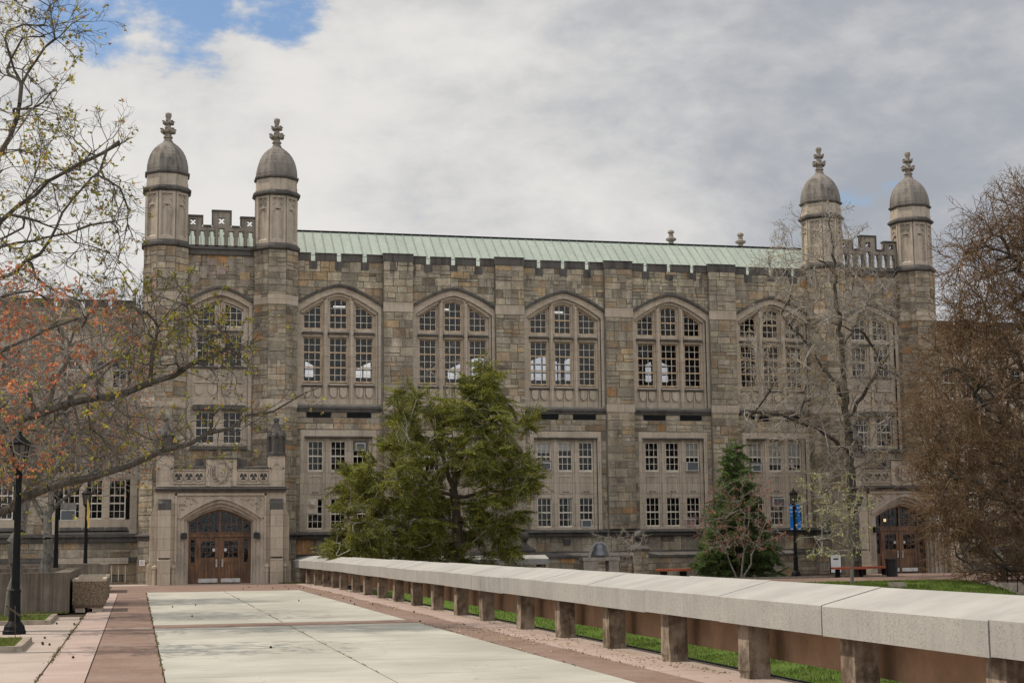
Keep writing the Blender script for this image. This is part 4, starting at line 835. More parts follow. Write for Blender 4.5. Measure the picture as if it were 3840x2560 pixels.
def skeleton(seeds, att, rng, step=.35, jit=.05, sag=0.0, rt=.008, ex=2.35, maxlen=4.5):
    P, par, dr, fix = [], [], [], []
    for k, (pts, r0, r1) in enumerate(seeds):
        pts = [np.array(p, float) for p in pts]; start = -1
        if k > 0: d = np.linalg.norm(np.array(P)-pts[0], axis=1); j = int(d.argmin()); start = j if d[j] < 1.2 else -1
        fine = []
        for a, b in zip(pts, pts[1:]):
            n = max(1, int(np.linalg.norm(b-a)/step)); fine += [a+(b-a)*q/n for q in range(n)]
        fine.append(pts[-1])
        for q, p in enumerate(fine):
            f = q/max(1, len(fine)-1); pj = p+(rng.normal(size=3)*min(.1, jit) if 0 < q < len(fine)-1 and k+q > 2 else 0)
            prev = start if q == 0 else len(P)-1
            t = unit(fine[min(q+1, len(fine)-1)]-fine[max(q-1, 0)]); P.append(pj); par.append(prev); dr.append(t); fix.append(r0+(r1-r0)*f)
    base = np.array(P); order = np.argsort([np.min(np.linalg.norm(base-a, axis=1)) for a in att])
    cap = len(P)+len(att)*40; A = np.zeros((cap, 3)); Dn = np.zeros((cap, 3)); n = len(P); A[:n] = P; Dn[:n] = dr; par = par+[-1]*(cap-n); fixr = np.zeros(cap); fixr[:n] = fix; tips = []
    for i in order:
        a = att[i]; v = a-A[:n]; d = np.linalg.norm(v, axis=1); c = np.einsum('ij,ij->i', v, Dn[:n])/np.maximum(d, 1e-6)
        cost = d*(1.55-.75*c)+np.where(d > maxlen, 4, 0); j = int(cost.argmin()); L = d[j]
        if L < .12: continue
        ns = min(38, max(2, int(L/step))); c1 = A[j]+Dn[j]*L*.35+np.array([0, 0, sag*L]); prev = j
        for q in range(1, ns+1):
            f = q/ns; p = (1-f)**2*A[j]+2*f*(1-f)*c1+f*f*a
            if q < ns: p = p+rng.normal(size=3)*jit
            A[n] = p; Dn[n] = unit(p-A[prev]); par[n] = prev; prev = n; n += 1
        tips.append(n-1)
    A = A[:n]; Dn = Dn[:n]; par = np.array(par[:n]); acc = np.zeros(n)
    isp = np.zeros(n, bool); isp[par[par >= 0]] = True; acc[~isp] = rt**ex
    for i in range(n-1, -1, -1):
        acc[i] = max(acc[i], rt**ex)
        if par[i] >= 0: acc[par[i]] += acc[i]*1.004
    r = np.maximum(acc**(1/ex), fixr[:n]); ch = par >= 0; idx = np.where(ch)[0]; pi = par[idx]
    r0 = np.minimum(r[pi], r[idx]*1.25+.002); S = np.c_[A[pi], A[idx], r0, r[idx]]
    return A, Dn, par, r, S, np.array(tips)
def twig_template(rng, n=9, ang=.75, sub=2, wob=.12, r=.006, fall=0.0, flat=False):
    """a unit long spray along +x: main stem with side twigs; returns segments and leaf spots"""
    S, L = [], []
    def run(p, d, ln, rad, lv):
        k = max(2, int(4*ln)+1); seg = ln/k
        for q in range(k):
            w = rng.normal(size=3)*wob; w[2] -= fall
            if flat: w[2] *= .3
            d = unit(d+w); e = p+d*seg; S.append([*p, *e, rad*(1-.5*q/k), rad*(1-.5*(q+1)/k)]); p = e
            if lv < sub:
                for s in range(2 if lv == 0 else 1):
                    if rng.random() < n/(8.0 if lv == 0 else 6.0):
                        ax = unit(np.cross(d, np.array([0, 0, 1.0])+rng.normal(size=3)*(.15 if flat else 1.2))); sd = rng.choice([-1, 1]); run(p, unit(d*math.cos(ang)+ax*sd*math.sin(ang)), ln*rng.uniform(.3, .6)*(1-.4*q/k), rad*.7, lv+1)
            if lv > 0 or q > k*.4: L.append([*p, *d])
        L.append([*p, *d])
    run(np.zeros(3), np.array([1.0, 0, 0]), 1.0, r, 0); return np.array(S), np.array(L)
def frames(D, rng, level=False):
    D = unit(D); n = len(D)
    if level: up = np.tile(np.array([[0, 0, 1.0]]), (n, 1))+rng.normal(size=(n, 3))*.22
    else: up = rng.normal(size=(n, 3))
    y = unit(np.cross(up, D)); z = np.cross(D, y); return np.stack([D, y, z], 2)      # columns
def scatter(temps, pos, D, sc, rng, level=False):
    which = rng.integers(0, len(temps), len(pos)); R = frames(D, rng, level); Ss, Ls = [], []
    for k, (S, L) in enumerate(temps):
        m = np.where(which == k)[0]
        if not len(m): continue
        s = sc[m][:, None, None]; p0 = np.einsum('mij,kj->mki', R[m], S[:, :3])*s+pos[m][:, None]; p1 = np.einsum('mij,kj->mki', R[m], S[:, 3:6])*s+pos[m][:, None]
        rr = np.broadcast_to(S[None, :, 6:8], (len(m), len(S), 2)); Ss.append(np.concatenate([p0, p1, rr], 2).reshape(-1, 8))
        lp = np.einsum('mij,kj->mki', R[m], L[:, :3])*s+pos[m][:, None]; ld = np.einsum('mij,kj->mki', R[m], L[:, 3:6]); Ls.append(np.concatenate([lp, ld], 2).reshape(-1, 6))
    return np.concatenate(Ss), np.concatenate(Ls)
def np_part(th, name, me, mat, kind=None):
    co = np.zeros(len(me.vertices)*3, np.float32); me.vertices.foreach_get('co', co); co = co.reshape(-1, 3)-np.array(th.org, np.float32); me.vertices.foreach_set('co', co.ravel()); me.update()
    return mesh_obj(name, me, mat, th.o)
def make_tree(name, label, cat, seeds, att, rng, barkm, twigm, temps=None, spray=(.6, 1.1), per_tip=1, along=0.0, level=False, leaf=None, leaf_frac=1.0, rt=.008, jit=.05, sag=0.0, droop=0.0, thick=.03, step=.35, group=None, maxlen=4.5, out_from=None, twig_r=1.0):
    base = np.array(seeds[0][0][0]); th = Thing(name, label, cat, (float(base[0]), float(base[1]), 0.0), group)
    A, Dn, par, r, S, tips = skeleton(seeds, att, rng, step, jit, sag, rt, maxlen=maxlen)
    big = S[:, 6] > thick
    np_part(th, 'trunk', seg_mesh('trunk', S[big], 8), barkm)
    small = S[~big]; pos = A[tips]; D = Dn[tips]
    if per_tip > 1: pos = np.repeat(pos, per_tip, 0); D = np.repeat(D, per_tip, 0)+rng.normal(size=(len(pos), 3))*.55
    if along > 0:
        ids = np.where((r < thick*1.3) & (rng.random(len(r)) < along))[0]; pos = np.r_[pos, A[ids]]; D = np.r_[D, unit(Dn[ids])*.6+rng.normal(size=(len(ids), 3))*.6]
    D = unit(D)+np.array([0, 0, -droop]); parts = [small]; lf = None
    if temps: s2, lf = scatter(temps, pos, D, rng.uniform(*spray, len(pos)), rng, level); s2[:, 6:8] *= twig_r; parts.append(s2)
    np_part(th, 'twigs', seg_mesh('twigs', np.concatenate(parts), 3), twigm)
    if leaf and lf is not None:
        lf = lf[rng.random(len(lf)) < leaf_frac]; nm, ln, wd_, pal, rep = leaf
        if rep > 1: lf = np.repeat(lf, rep, 0); lf[:, 3:] += rng.normal(size=(len(lf), 3))*.7
        np_part(th, nm, leaf_mesh(nm, lf[:, :3], lf[:, 3:]+rng.normal(size=(len(lf), 3))*.3, ln, wd_, pal, rng), 'foliage')
    return th
def V3(xd, yd, Y, dz=0.0, dy=0.0): p = W(xd, yd, Y+dy); p[2] += dz; return p
def root(xd, yd, Y): p = W(xd, yd, Y); p[2] = -.05; return p

# ---- eastern hemlock in front of the hall
rng = np.random.default_rng(21); Y = 66
fr_h = []
def frond(rng):
    S, L = [], []
    for q in range(8):
        x = q/8; y0 = .05*math.sin(q); S.append([x, y0, -.10*x*x, x+.125, .05*math.sin(q+1), -.10*(x+.125)**2, .007, .006])
        for s in (-1, 1):
            ln = .42*(1-x)*rng.uniform(.7, 1.2)+.06; a = rng.uniform(.7, 1.0); n = max(3, int(ln/.036))
            for t in range(n):
                f = (t+.5)/n*ln; L.append([x+f*math.cos(a), y0+s*f*math.sin(a), -.1*x*x-.25*f*f+rng.normal()*.015, math.cos(a)+rng.normal()*.5, s*math.sin(a)+rng.normal()*.5, rng.normal()*.25-.1])
                if t % 2 == 0: L.append([x+f*math.cos(a), y0+s*f*math.sin(a), -.1*x*x-.25*f*f-.02, math.cos(a-1.2*s), s*math.sin(a)*.4+s*.5, -.15])
    for q in range(10): L.append([.1*q, 0, -.001*q*q, 1, rng.normal()*.8, rng.normal()*.3])
    return np.array(S), np.array(L)
fr_h = [frond(rng) for _ in range(5)]
HEM = [(1114, 815), (1134, 850), (1150, 900), (1178, 925), (1228, 958), (1222, 985), (1195, 1005), (1212, 1045), (1240, 1085), (1258, 1105), (1228, 1135), (1180, 1150), (1205, 1180), (1188, 1215), (1160, 1240), (1190, 1258), (1150, 1300), (770, 1300), (750, 1250), (755, 1185), (792, 1150), (768, 1105), (790, 1078), (850, 1060), (872, 1015), (908, 955), (888, 905), (925, 885), (1012, 885), (1062, 875), (1088, 850)]
keep = lambda x, y, d: not (1015 < x < 1085 and 1125 < y < 1270 and d < .35)
att = sample_crown([(1005+(x-1005)*.96, 1070+(y-1070)*.97 if y < 1250 else y) for x, y in HEM], Y, 3.0, 320, rng, keep)
att = np.r_[att, np.array([V3(1114+dx, yy, Y, 0, dd) for dx, yy, dd in ((-6, 838, .2), (8, 850, -.2), (-14, 868, .3), (14, 880, -.3), (-20, 898, -.5), (22, 905, .4), (34, 925, -.6))])]
seeds = [([root(1053, 1300, Y), V3(1052, 1200, Y), V3(1044, 1120, Y), V3(1062, 1020, Y), V3(1090, 930, Y), V3(1114, 820, Y)], .27, .03), ([V3(1046, 1130, Y), V3(1000, 1010, Y, 0, .6), V3(985, 905, Y, 0, .8)], .12, .03),
         ([V3(1048, 1140, Y), V3(1120, 1130, Y, 0, -.6), V3(1180, 1118, Y, 0, -.8), V3(1250, 1104, Y, 0, -1)], .09, .015), ([V3(1046, 1145, Y), V3(990, 1120, Y, 0, -.8), V3(930, 1090, Y, 0, -1.5)], .09, .02), ([V3(1050, 1200, Y), V3(930, 1180, Y, 0, -1), V3(800, 1200, Y, 0, -1.5)], .08, .015)]
make_tree('hemlock_tree', 'broad ragged dark green hemlock growing in front of the hall behind the railing', 'tree', seeds, att, rng, 'hemlock_bark', 'pale_twig', fr_h, (.6, 1.15), 5, .27, True,
          ('needles', .115, .026, [(.095, .115, .018), (.15, .165, .026), (.22, .215, .034), (.055, .074, .016), (.30, .27, .05)], 1), rt=.012, jit=.05, sag=.05, droop=.30, thick=.05, maxlen=3.5)
# ---- spruce
rng = np.random.default_rng(22); Y = 68
SPR = [(1690, 1008), (1704, 1040), (1716, 1085), (1736, 1120), (1752, 1165), (1760, 1205), (1785, 1255), (1792, 1335), (1606, 1335), (1600, 1290), (1612, 1240), (1622, 1185), (1634, 1130), (1652, 1090), (1664, 1050), (1678, 1025)]
att = sample_crown([(1697+(x-1697)*(.72+.22*(y-1008)/327), y) for x, y in SPR], Y, 1.3, 330, rng)
make_tree('spruce_tree', 'dense cone shaped blue green spruce behind the red budding shrub', 'tree', [([root(1697, 1335, Y), V3(1694, 1200, Y), V3(1690, 1010, Y)], .16, .015)], att, rng, 'hemlock_bark', 'dark_bark', fr_h, (.4, .75), 2, .6, True,
          ('needles', .085, .024, [(.08, .135, .042), (.11, .17, .048), (.155, .21, .058), (.05, .085, .032)], 1), rt=.01, jit=.03, droop=.3, thick=.05, maxlen=2.2)
# ---- bare broad tree at the right with golden buds
tw = [twig_template(np.random.default_rng(100+k), 6, .75, 2, .13, .0155) for k in range(6)]
rng = np.random.default_rng(23); Y = 67
BAR = [(1905, 475), (1940, 505), (1980, 535), (1972, 600), (2040, 640), (2075, 700), (2060, 760), (2085, 850), (2055, 905), (2075, 960), (2030, 1000), (2040, 1090), (1990, 1120), (1900, 1110), (1840, 1085), (1790, 1000), (1690, 955), (1690, 905), (1740, 880), (1700, 805), (1725, 745), (1785, 690), (1765, 610), (1800, 525), (1850, 500)]
att = sample_crown(BAR, Y, 3.6, 380, rng)
seeds = [([root(1968, 1335, Y), V3(1962, 1200, Y), V3(1950, 1050, Y), V3(1942, 900, Y), V3(1928, 760, Y), V3(1916, 620, Y), V3(1906, 500, Y)], .29, .03), ([V3(1955, 1040, Y), V3(1880, 985, Y, 0, -.8), V3(1800, 955, Y, 0, -1.2), V3(1710, 940, Y, 0, -1.5)], .10, .02),
         ([V3(1944, 930, Y), V3(1880, 820, Y, 0, .8), V3(1800, 730, Y, 0, 1.2)], .10, .02), ([V3(1950, 960, Y), V3(2010, 860, Y, 0, -.5), V3(2060, 790, Y, 0, -1)], .09, .02), ([V3(1930, 800, Y), V3(1990, 700, Y, 0, .8), V3(2030, 650, Y, 0, 1)], .08, .02)]
make_tree('bare_tree', 'tall leafless tree with pale twigs and golden buds left of the right entrance', 'tree', seeds, att, rng, 'dark_bark', 'pale_twig', tw, (.6, 1.15), 1, .2, False,
          ('buds', .075, .035, [(.30, .21, .075), (.38, .26, .09), (.22, .155, .07)], 1), .30, rt=.019, jit=.05, thick=.035, maxlen=3.5)
# ---- young tree with pale yellow leaves
rng = np.random.default_rng(24); Y = 56
MAG = [(1855, 1105), (1900, 1090), (1960, 1105), (2005, 1150), (1990, 1205), (1998, 1245), (1905, 1290), (1858, 1262), (1848, 1180)]
att = sample_crown(MAG, Y, 1.1, 85, rng)
seeds = [([root(1957, 1342, Y), V3(1958, 1290, Y), V3(1952, 1245, Y)], .075, .06), ([V3(1952, 1245, Y), V3(1965, 1190, Y), V3(1985, 1150, Y)], .04, .012), ([V3(1952, 1245, Y), V3(1930, 1200, Y), V3(1890, 1180, Y)], .04, .012), ([V3(1955, 1262, Y), V3(1910, 1240, Y), V3(1870, 1230, Y)], .035, .01)]
tw2 = [twig_template(np.random.default_rng(200+k), 6, .7, 1, .13, .009) for k in range(4)]
make_tree('young_tree', 'slender young tree with sparse pale yellow leaves beside the orange bench', 'tree', seeds, att, rng, 'grey_bark', 'pale_twig', tw2, (.3, .6), 1, .1, False,
          ('leaves', .11, .04, [(.42, .40, .12), (.50, .46, .20), (.30, .33, .08)], 1), .42, rt=.006, jit=.04, thick=.02, maxlen=1.8)
# ---- red budding shrub before the spruce
rng = np.random.default_rng(25); Y = 64
DOG = [(1565, 1225), (1610, 1180), (1630, 1115), (1700, 1098), (1760, 1105), (1795, 1180), (1780, 1240), (1720, 1275), (1640, 1262), (1590, 1225)]
att = sample_crown(DOG, Y, 1.4, 115, rng)
seeds = [([root(1702, 1335, Y), V3(1708, 1260, Y), V3(1712, 1180, Y)], .05, .02), ([root(1695, 1335, Y), V3(1670, 1270, Y), V3(1650, 1220, Y)], .04, .015), ([root(1706, 1335, Y), V3(1740, 1240, Y), V3(1765, 1190, Y)], .04, .015)]
make_tree('dogwood_shrub', 'leafless shrub with pale stems and pinkish red buds before the spruce', 'shrub', seeds, att, rng, 'grey_bark', 'grey_twig', tw2, (.35, .7), 1, .1, False,
          ('buds', .085, .05, [(.40, .10, .07), (.30, .14, .08), (.24, .09, .06)], 1), .34, rt=.007, jit=.05, thick=.02, maxlen=2)
# ---- twiggy shrub by the bell, and the thin pale tree behind the hemlock
rng = np.random.default_rng(26); Y = 66.6
att = sample_crown([(1362, 1228), (1420, 1208), (1472, 1222), (1485, 1265), (1440, 1300), (1390, 1290)], Y, .7, 60, rng)
seeds = [([root(1428, 1325, Y), V3(1420, 1270, Y), V3(1405, 1235, Y)], .025, .012), ([root(1432, 1325, Y), V3(1450, 1265, Y), V3(1452, 1225, Y)], .025, .012)]
make_tree('bare_shrub', 'small leafless shrub with pale stems beside the bell', 'shrub', seeds, att, rng, 'grey_bark', 'pale_twig', tw2, (.25, .5), 1, .1, False, ('buds', .05, .03, [(.35, .33, .16), (.3, .25, .12)], 1), .15, rt=.006, jit=.04, thick=.02, maxlen=1.5)
rng = np.random.default_rng(27); Y = 69.5
att = sample_crown([(975, 850), (1015, 795), (1055, 850), (1060, 910), (1000, 915)], Y, .8, 26, rng)
make_tree('thin_bare_tree', 'thin pale leafless tree rising above the hemlock', 'tree', [([root(1045, 1330, Y), V3(1040, 1000, Y), V3(1022, 900, Y), V3(1016, 830, Y)], .07, .015)], att, rng, 'grey_bark', 'pale_twig', tw2, (.3, .6), 1, 0, False, None, rt=.007, jit=.05, thick=.02, maxlen=1.8)
# ---- big bushy brown tree at the right edge
tb_ = [twig_template(np.random.default_rng(300+k), 7, .75, 2, .15, .018, .02) for k in range(8)]
rng = np.random.default_rng(28); Y = 57
BRN = [(2352, 400), (2300, 440), (2235, 468), (2185, 520), (2155, 590), (2165, 650), (2145, 715), (2152, 765), (2095, 800), (2075, 880), (2090, 960), (2070, 1050), (2085, 1110), (2100, 1180), (2150, 1250), (2160, 1315), (2240, 1330), (2420, 1335), (2540, 1250), (2560, 800), (2520, 500), (2430, 410)]
BRN = [(x+36 if x < 2330 else x, y+14 if y < 500 else y) for x, y in BRN]; att = sample_crown(BRN, Y, 3.6, 1300, rng)
seeds = [([root(2425, 1350, Y), V3(2420, 1150, Y), V3(2405, 900, Y), V3(2390, 650, Y), V3(2385, 480, Y)], .34, .04), ([V3(2422, 1200, Y), V3(2330, 1000, Y, 0, -1), V3(2220, 880, Y, 0, -1.5)], .13, .03), ([V3(2425, 1270, Y), V3(2300, 1130, Y, 0, -1), V3(2180, 1080, Y, 0, -1.4), V3(2085, 1105, Y, 0, -1.6)], .12, .02),
         ([V3(2425, 1310, Y), V3(2310, 1300, Y, 0, -1), V3(2210, 1310, Y, 0, -1.5), V3(2140, 1270, Y, 0, -2)], .08, .015), ([V3(2410, 950, Y), V3(2300, 760, Y, 0, .8), V3(2200, 620, Y, 0, 1)], .12, .02), ([V3(2395, 700, Y), V3(2310, 570, Y, 0, -.5), V3(2240, 490, Y, 0, -.8)], .1, .02)]
make_tree('bushy_tree', 'big dense brown leafless tree filling the right edge', 'tree', seeds, att, rng, 'dark_bark', 'brown_twig', tb_, (.8, 1.45), 2, .10, False, ('buds', .06, .03, [(.20, .10, .045), (.27, .145, .065), (.15, .08, .04)], 1), .05, rt=.019, jit=.08, droop=.15, thick=.04, maxlen=4)
# ---- the trees at the left
GR, YG, RED = [(.34, .32, .055), (.42, .38, .06), (.26, .27, .06)], [(.40, .36, .05), (.48, .43, .07), (.30, .30, .05)], [(.50, .17, .09), (.56, .24, .12), (.44, .14, .09), (.54, .29, .12)]
rng = np.random.default_rng(31); Y = 36
A1 = [(-120, -60), (130, -20), (215, 25), (140, 110), (120, 180), (150, 260), (90, 300), (240, 290), (312, 312), (250, 350), (275, 400), (305, 460), (310, 540), (270, 580), (318, 640), (290, 700), (-120, 700)]
A2 = [(250, 700), (350, 660), (440, 640), (450, 720), (560, 745), (632, 800), (560, 850), (420, 870), (300, 830)]
A3 = [(-100, 900), (250, 880), (350, 960), (480, 940), (600, 930), (740, 890), (690, 950), (560, 1000), (400, 1050), (250, 1090), (0, 1160), (-100, 1100)]
att = np.r_[sample_crown(A1, Y, 2.0, 330, rng), sample_crown(A2, Y-1, 1.2, 120, rng), sample_crown(A3, Y-1, 1.5, 150, rng)]
seeds = [([root(-175, 1500, Y), V3(-170, 1250, Y), V3(-150, 950, Y), V3(-120, 600, Y), V3(-90, 200, Y), V3(-80, -60, Y)], .24, .05),
         ([V3(-165, 1270, Y), V3(-60, 1205, Y, 0, -.6), V3(60, 1145, Y, 0, -.9), V3(160, 1105, Y, 0, -1), V3(300, 1068, Y, 0, -1), V3(370, 1040, Y, 0, -1), V3(480, 992, Y, 0, -1), V3(570, 962, Y, 0, -1), V3(640, 940, Y, 0, -1), V3(700, 905, Y, 0, -1), V3(738, 888, Y, 0, -1)], .125, .012),
         ([V3(-150, 1040, Y), V3(-40, 985, Y, 0, -.6), V3(100, 945, Y, 0, -.8), V3(230, 910, Y, 0, -1), V3(290, 900, Y, 0, -1), V3(350, 882, Y, 0, -1), V3(400, 868, Y, 0, -1), V3(440, 838, Y, 0, -1), V3(520, 803, Y, 0, -1), V3(620, 800, Y, 0, -1)], .075, .01),
         ([V3(345, 884, Y, 0, -1), V3(352, 820, Y, 0, -1.1), V3(372, 750, Y, 0, -1.2), V3(425, 655, Y, 0, -1.3)], .03, .008), ([V3(-130, 760, Y), V3(0, 645, Y, 0, .5), V3(90, 580, Y, 0, .6), V3(190, 430, Y, 0, .8), V3(270, 345, Y, 0, 1)], .06, .01),
         ([V3(-110, 560, Y), V3(0, 365, Y), V3(40, 270, Y, 0, -.2), V3(60, 165, Y, 0, -.3), V3(130, 85, Y, 0, -.4), V3(205, 32, Y, 0, -.5)], .06, .008), ([V3(-120, 660, Y), V3(0, 510, Y), V3(80, 440, Y), V3(180, 370, Y), V3(305, 315, Y)], .045, .007), ([V3(-120, 700, Y), V3(0, 560, Y, 0, 1), V3(110, 545, Y, 0, 1.2), V3(210, 520, Y, 0, 1.4), V3(300, 500, Y, 0, 1.5)], .05, .008)]
tl_ = [twig_template(np.random.default_rng(400+k), 5.5, .7, 2, .13, .0085) for k in range(6)]
make_tree('sweetgum_tree', 'budding tree reaching in from the left with yellow green leaf tufts on long low limbs', 'tree', seeds, att, rng, 'dark_bark', 'sweet_twig', tl_, (.45, .9), 1, .16, False,
          ('young_leaves', .085, .042, YG+GR+[RED[1], (.20, .19, .05)], 6), .042, rt=.0115, jit=.04, thick=.022, maxlen=2.6)
rng = np.random.default_rng(32); Y = 29
MAP = [(-150, 560), (20, 600), (90, 640), (170, 660), (260, 690), (330, 740), (270, 800), (190, 830), (130, 870), (60, 880), (90, 960), (110, 1050), (20, 1090), (-150, 1060)]
att = sample_crown(MAP, Y, 1.6, 210, rng)
seeds = [([root(-300, 1560, Y), V3(-290, 1200, Y), V3(-270, 850, Y), V3(-260, 500, Y)], .2, .05), ([V3(-280, 1000, Y), V3(-100, 860, Y), V3(60, 780, Y), V3(180, 730, Y)], .05, .012), ([V3(-285, 1080, Y), V3(-100, 960, Y), V3(50, 930, Y)], .05, .012), ([V3(-275, 900, Y), V3(-90, 720, Y), V3(60, 660, Y)], .04, .01)]
make_tree('maple_tree', 'red maple at the far left with orange red spring flowers', 'tree', seeds, att, rng, 'dark_bark', 'grey_twig', tl_, (.25, .5), 1, .05, False, ('flowers', .055, .032, RED, 6), .12, rt=.009, jit=.03, thick=.02, maxlen=2.2)
rng = np.random.default_rng(33); Y = 42
C1 = [(-120, 640), (30, 680), (200, 700), (330, 720), (345, 830), (320, 900), (350, 960), (330, 1050), (150, 1080), (-100, 1120)]
att = sample_crown(C1, Y, 2.5, 430, rng)
seeds = [([root(22, 1418, 40.5), V3(38, 1250, 40.5), V3(55, 1150, 41), V3(80, 1040, 42), V3(120, 900, Y), V3(170, 760, Y)], .15, .03), ([V3(62, 1120, Y), V3(160, 1000, Y, 0, 1), V3(260, 930, Y, 0, 1.5)], .06, .012), ([V3(60, 1130, Y), V3(-20, 1000, Y), V3(-60, 850, Y)], .06, .012), ([V3(100, 980, Y), V3(200, 880, Y, 0, -1), V3(300, 800, Y, 0, -1.5)], .05, .01)]
make_tree('budding_tree', 'grey trunked tree behind the nearest lamp post with reddish buds', 'tree', seeds, att, rng, 'grey_bark', 'grey_twig', tl_, (.45, 1.0), 1, .2, False, ('buds', .055, .032, RED+RED+RED+[(.30, .24, .06)], 4), .045, rt=.013, jit=.06, thick=.025, maxlen=2.8)
rng = np.random.default_rng(34); Y = 52
D1 = [(-80, 920), (100, 860), (250, 880), (330, 930), (335, 1010), (310, 1070), (200, 1085), (60, 1110), (-80, 1150)]
att = sample_crown(D1, Y, 2.5, 300, rng)
seeds = [([root(104, 1330, 50.5), V3(106, 1240, 51), V3(112, 1160, 51.5), V3(122, 1080, Y), V3(140, 960, Y)], .19, .04), ([V3(100, 1190, 51.5), V3(78, 1150, Y), V3(40, 1100, Y), V3(0, 1040, Y)], .09, .02), ([V3(104, 1200, 51.5), V3(140, 1150, Y, 0, -.7), V3(200, 1090, Y, 0, -1.2), V3(270, 1030, Y, 0, -1.5)], .07, .015), ([V3(118, 1100, Y), V3(200, 1000, Y, 0, .7), V3(280, 950, Y, 0, 1)], .06, .015)]
make_tree('planter_tree', 'rough barked forked tree growing out of the long concrete planter', 'tree', seeds, att, rng, 'grey_bark', 'pale_twig', tw, (.6, 1.2), 1, .18, False, ('buds', .08, .045, RED+RED+RED+[(.34, .30, .1)], 3), .04, rt=.015, jit=.07, thick=.03, maxlen=3)

# ------------------------------------------------------------------ concrete railing along the plaza
def bend(y): return -.055*max(0.0, y-64)
RL = Thing('concrete_railing', 'long pale concrete railing with a thick sloped cap running along the plaza', 'railing', (7.9, 40, 0))
jy = [5.0, 8.2, 10.6, 12.98, 16.57, 19.79, 22.95, 26.1, 29.3, 32.5, 35.68, 38.9, 42.1, 45.3, 48.6, 51.8, 55.1, 58.4, 61.8, 65.14, 68.5, 72.0, 73.2]
def cap_section(x): return [(x+7.6, .705), (x+7.6, 1.035), (x+7.612, 1.045), (x+8.36, 1.235), (x+8.385, 1.23), (x+8.40, 1.20), (x+8.40, .705)]
wide = {12.98, 35.68, 65.14, 68.5, 16.57}
for k, (a, b) in enumerate(zip(jy, jy[1:])):
    m = MB(); ga = .016 if a in wide else .002; gb = .016 if b in wide else .002; ha, hb = bend(a), bend(b); dz = .006*((k*7) % 3-1)
    pa = [(x, a+ga, z+dz) for x, z in cap_section(ha)]; pb = [(x, b-gb, z+dz) for x, z in cap_section(hb)]; m.extrude(pa, pb); RL.part('cap_beam', m, 'cap_concrete')
py = [6.7, 9.85, 12.95, 16.05, 19.13, 22.25, 25.28, 28.4, 31.45, 35.15, 38.05, 41.2, 44.4, 47.65, 50.85, 54.15, 57.2, 60.7, 63.3, 65.6, 67.8, 70.0, 71.8]
rg = np.random.default_rng(77)
for k, y in enumerate(py):
    m = MB(); xo = bend(y)+7.74; c = [(0, 0), (.29, 0), (.29, .36), (0, .36)]; rings = []
    for z, s in ((-.04, .0), (.04, .0), (.1, .004), (.3, .0), (.705, 0)):
        rings.append([(xo+u+(rg.uniform(-.014, .014) if z < .2 else 0), y+v+(rg.uniform(-.014, .014) if z < .2 else 0), z) for u, v in c])
    for a, b in zip(rings, rings[1:]):
        for q in range(4): m.face([a[q], a[(q+1) % 4], b[(q+1) % 4], b[q]])
    RL.part('pillar', m, 'pillar_concrete')
m = MB()
for a, b in zip(py, py[1:]): m.extrude([(bend(a)+x, a+.03, z) for x, z in ((8.24, .22), (8.34, .22), (8.34, .705), (8.24, .705))], [(bend(b)+x, b+.02, z) for x, z in ((8.24, .22), (8.34, .22), (8.34, .705), (8.24, .705))])
RL.part('back_panel', m, 'panel_concrete')
m = MB()      # the chalk hook drawn on one pillar
pts = [(.07, .50), (.10, .56), (.16, .57), (.21, .53), (.23, .45), (.22, .38), (.17, .33), (.10, .31), (.08, .28)]
for (u0, z0), (u1, z1) in zip(pts, pts[1:]):
    d = np.array([u1-u0, z1-z0]); nn = np.array([-d[1], d[0]])/np.linalg.norm(d)*.008; m.face([(7.74+u0-nn[0], 38.045, z0-nn[1]), (7.74+u1-nn[0], 38.045, z1-nn[1]), (7.74+u1+nn[0], 38.045, z1+nn[1]), (7.74+u0+nn[0], 38.045, z0+nn[1])])
RL.part('chalk_mark', m, 'kerb_stone')
R2 = Thing('concrete_railing', 'short pale concrete railing cap half hidden behind the hemlock', 'railing', (14, 69, 0))
m = MB(); p = [(68.7, .75), (68.7, 1.0), (69.4, 1.17), (69.45, .75)]
m.extrude([(9.0, y, z) for y, z in p], [(18.25, y, z if z < 1.1 else z) for y, z in p]); R2.part('cap_beam', m, 'cap_concrete')
for x in (9.3, 11.5, 13.7, 15.9, 17.8): m = MB(); m.box(x, x+.32, 68.85, 69.3, -.04, .75); R2.part('pillar', m, 'pillar_concrete')
# low stone wall with ball finials
LWL = Thing('low_stone_wall', 'low rough stone wall with dark coping and ball topped piers behind the bell', 'wall', (21, 71.5, 0)); F = Fr(0, 71.4); st = MB(); bk = MB(); cp = MB(); rg = np.random.default_rng(5)
F.box(bk, 12, 31.5, -.4, 0, -.1, 1.0); ashlar(st, F, 12, 17.4, -.05, 1.0, rg, wm=(.4, .8), hm=(.3, .5)); ashlar(st, F, 18.2, 23.05, -.05, 1.0, rg, wm=(.4, .8), hm=(.3, .5)); ashlar(st, F, 23.85, 31.5, -.05, 1.0, rg, wm=(.4, .8), hm=(.3, .5))
F.slope(cp, 12, 31.5, -.48, .07, 1.0, 1.08, 1.22); F.box(cp, 12, 31.5, -.05, .10, .97, 1.03)
LWL.part('wall_core', bk, 'mortar'); LWL.part('stone_facing', st, 'ashlar_stone'); LWL.part('coping', cp, 'weathered_limestone')
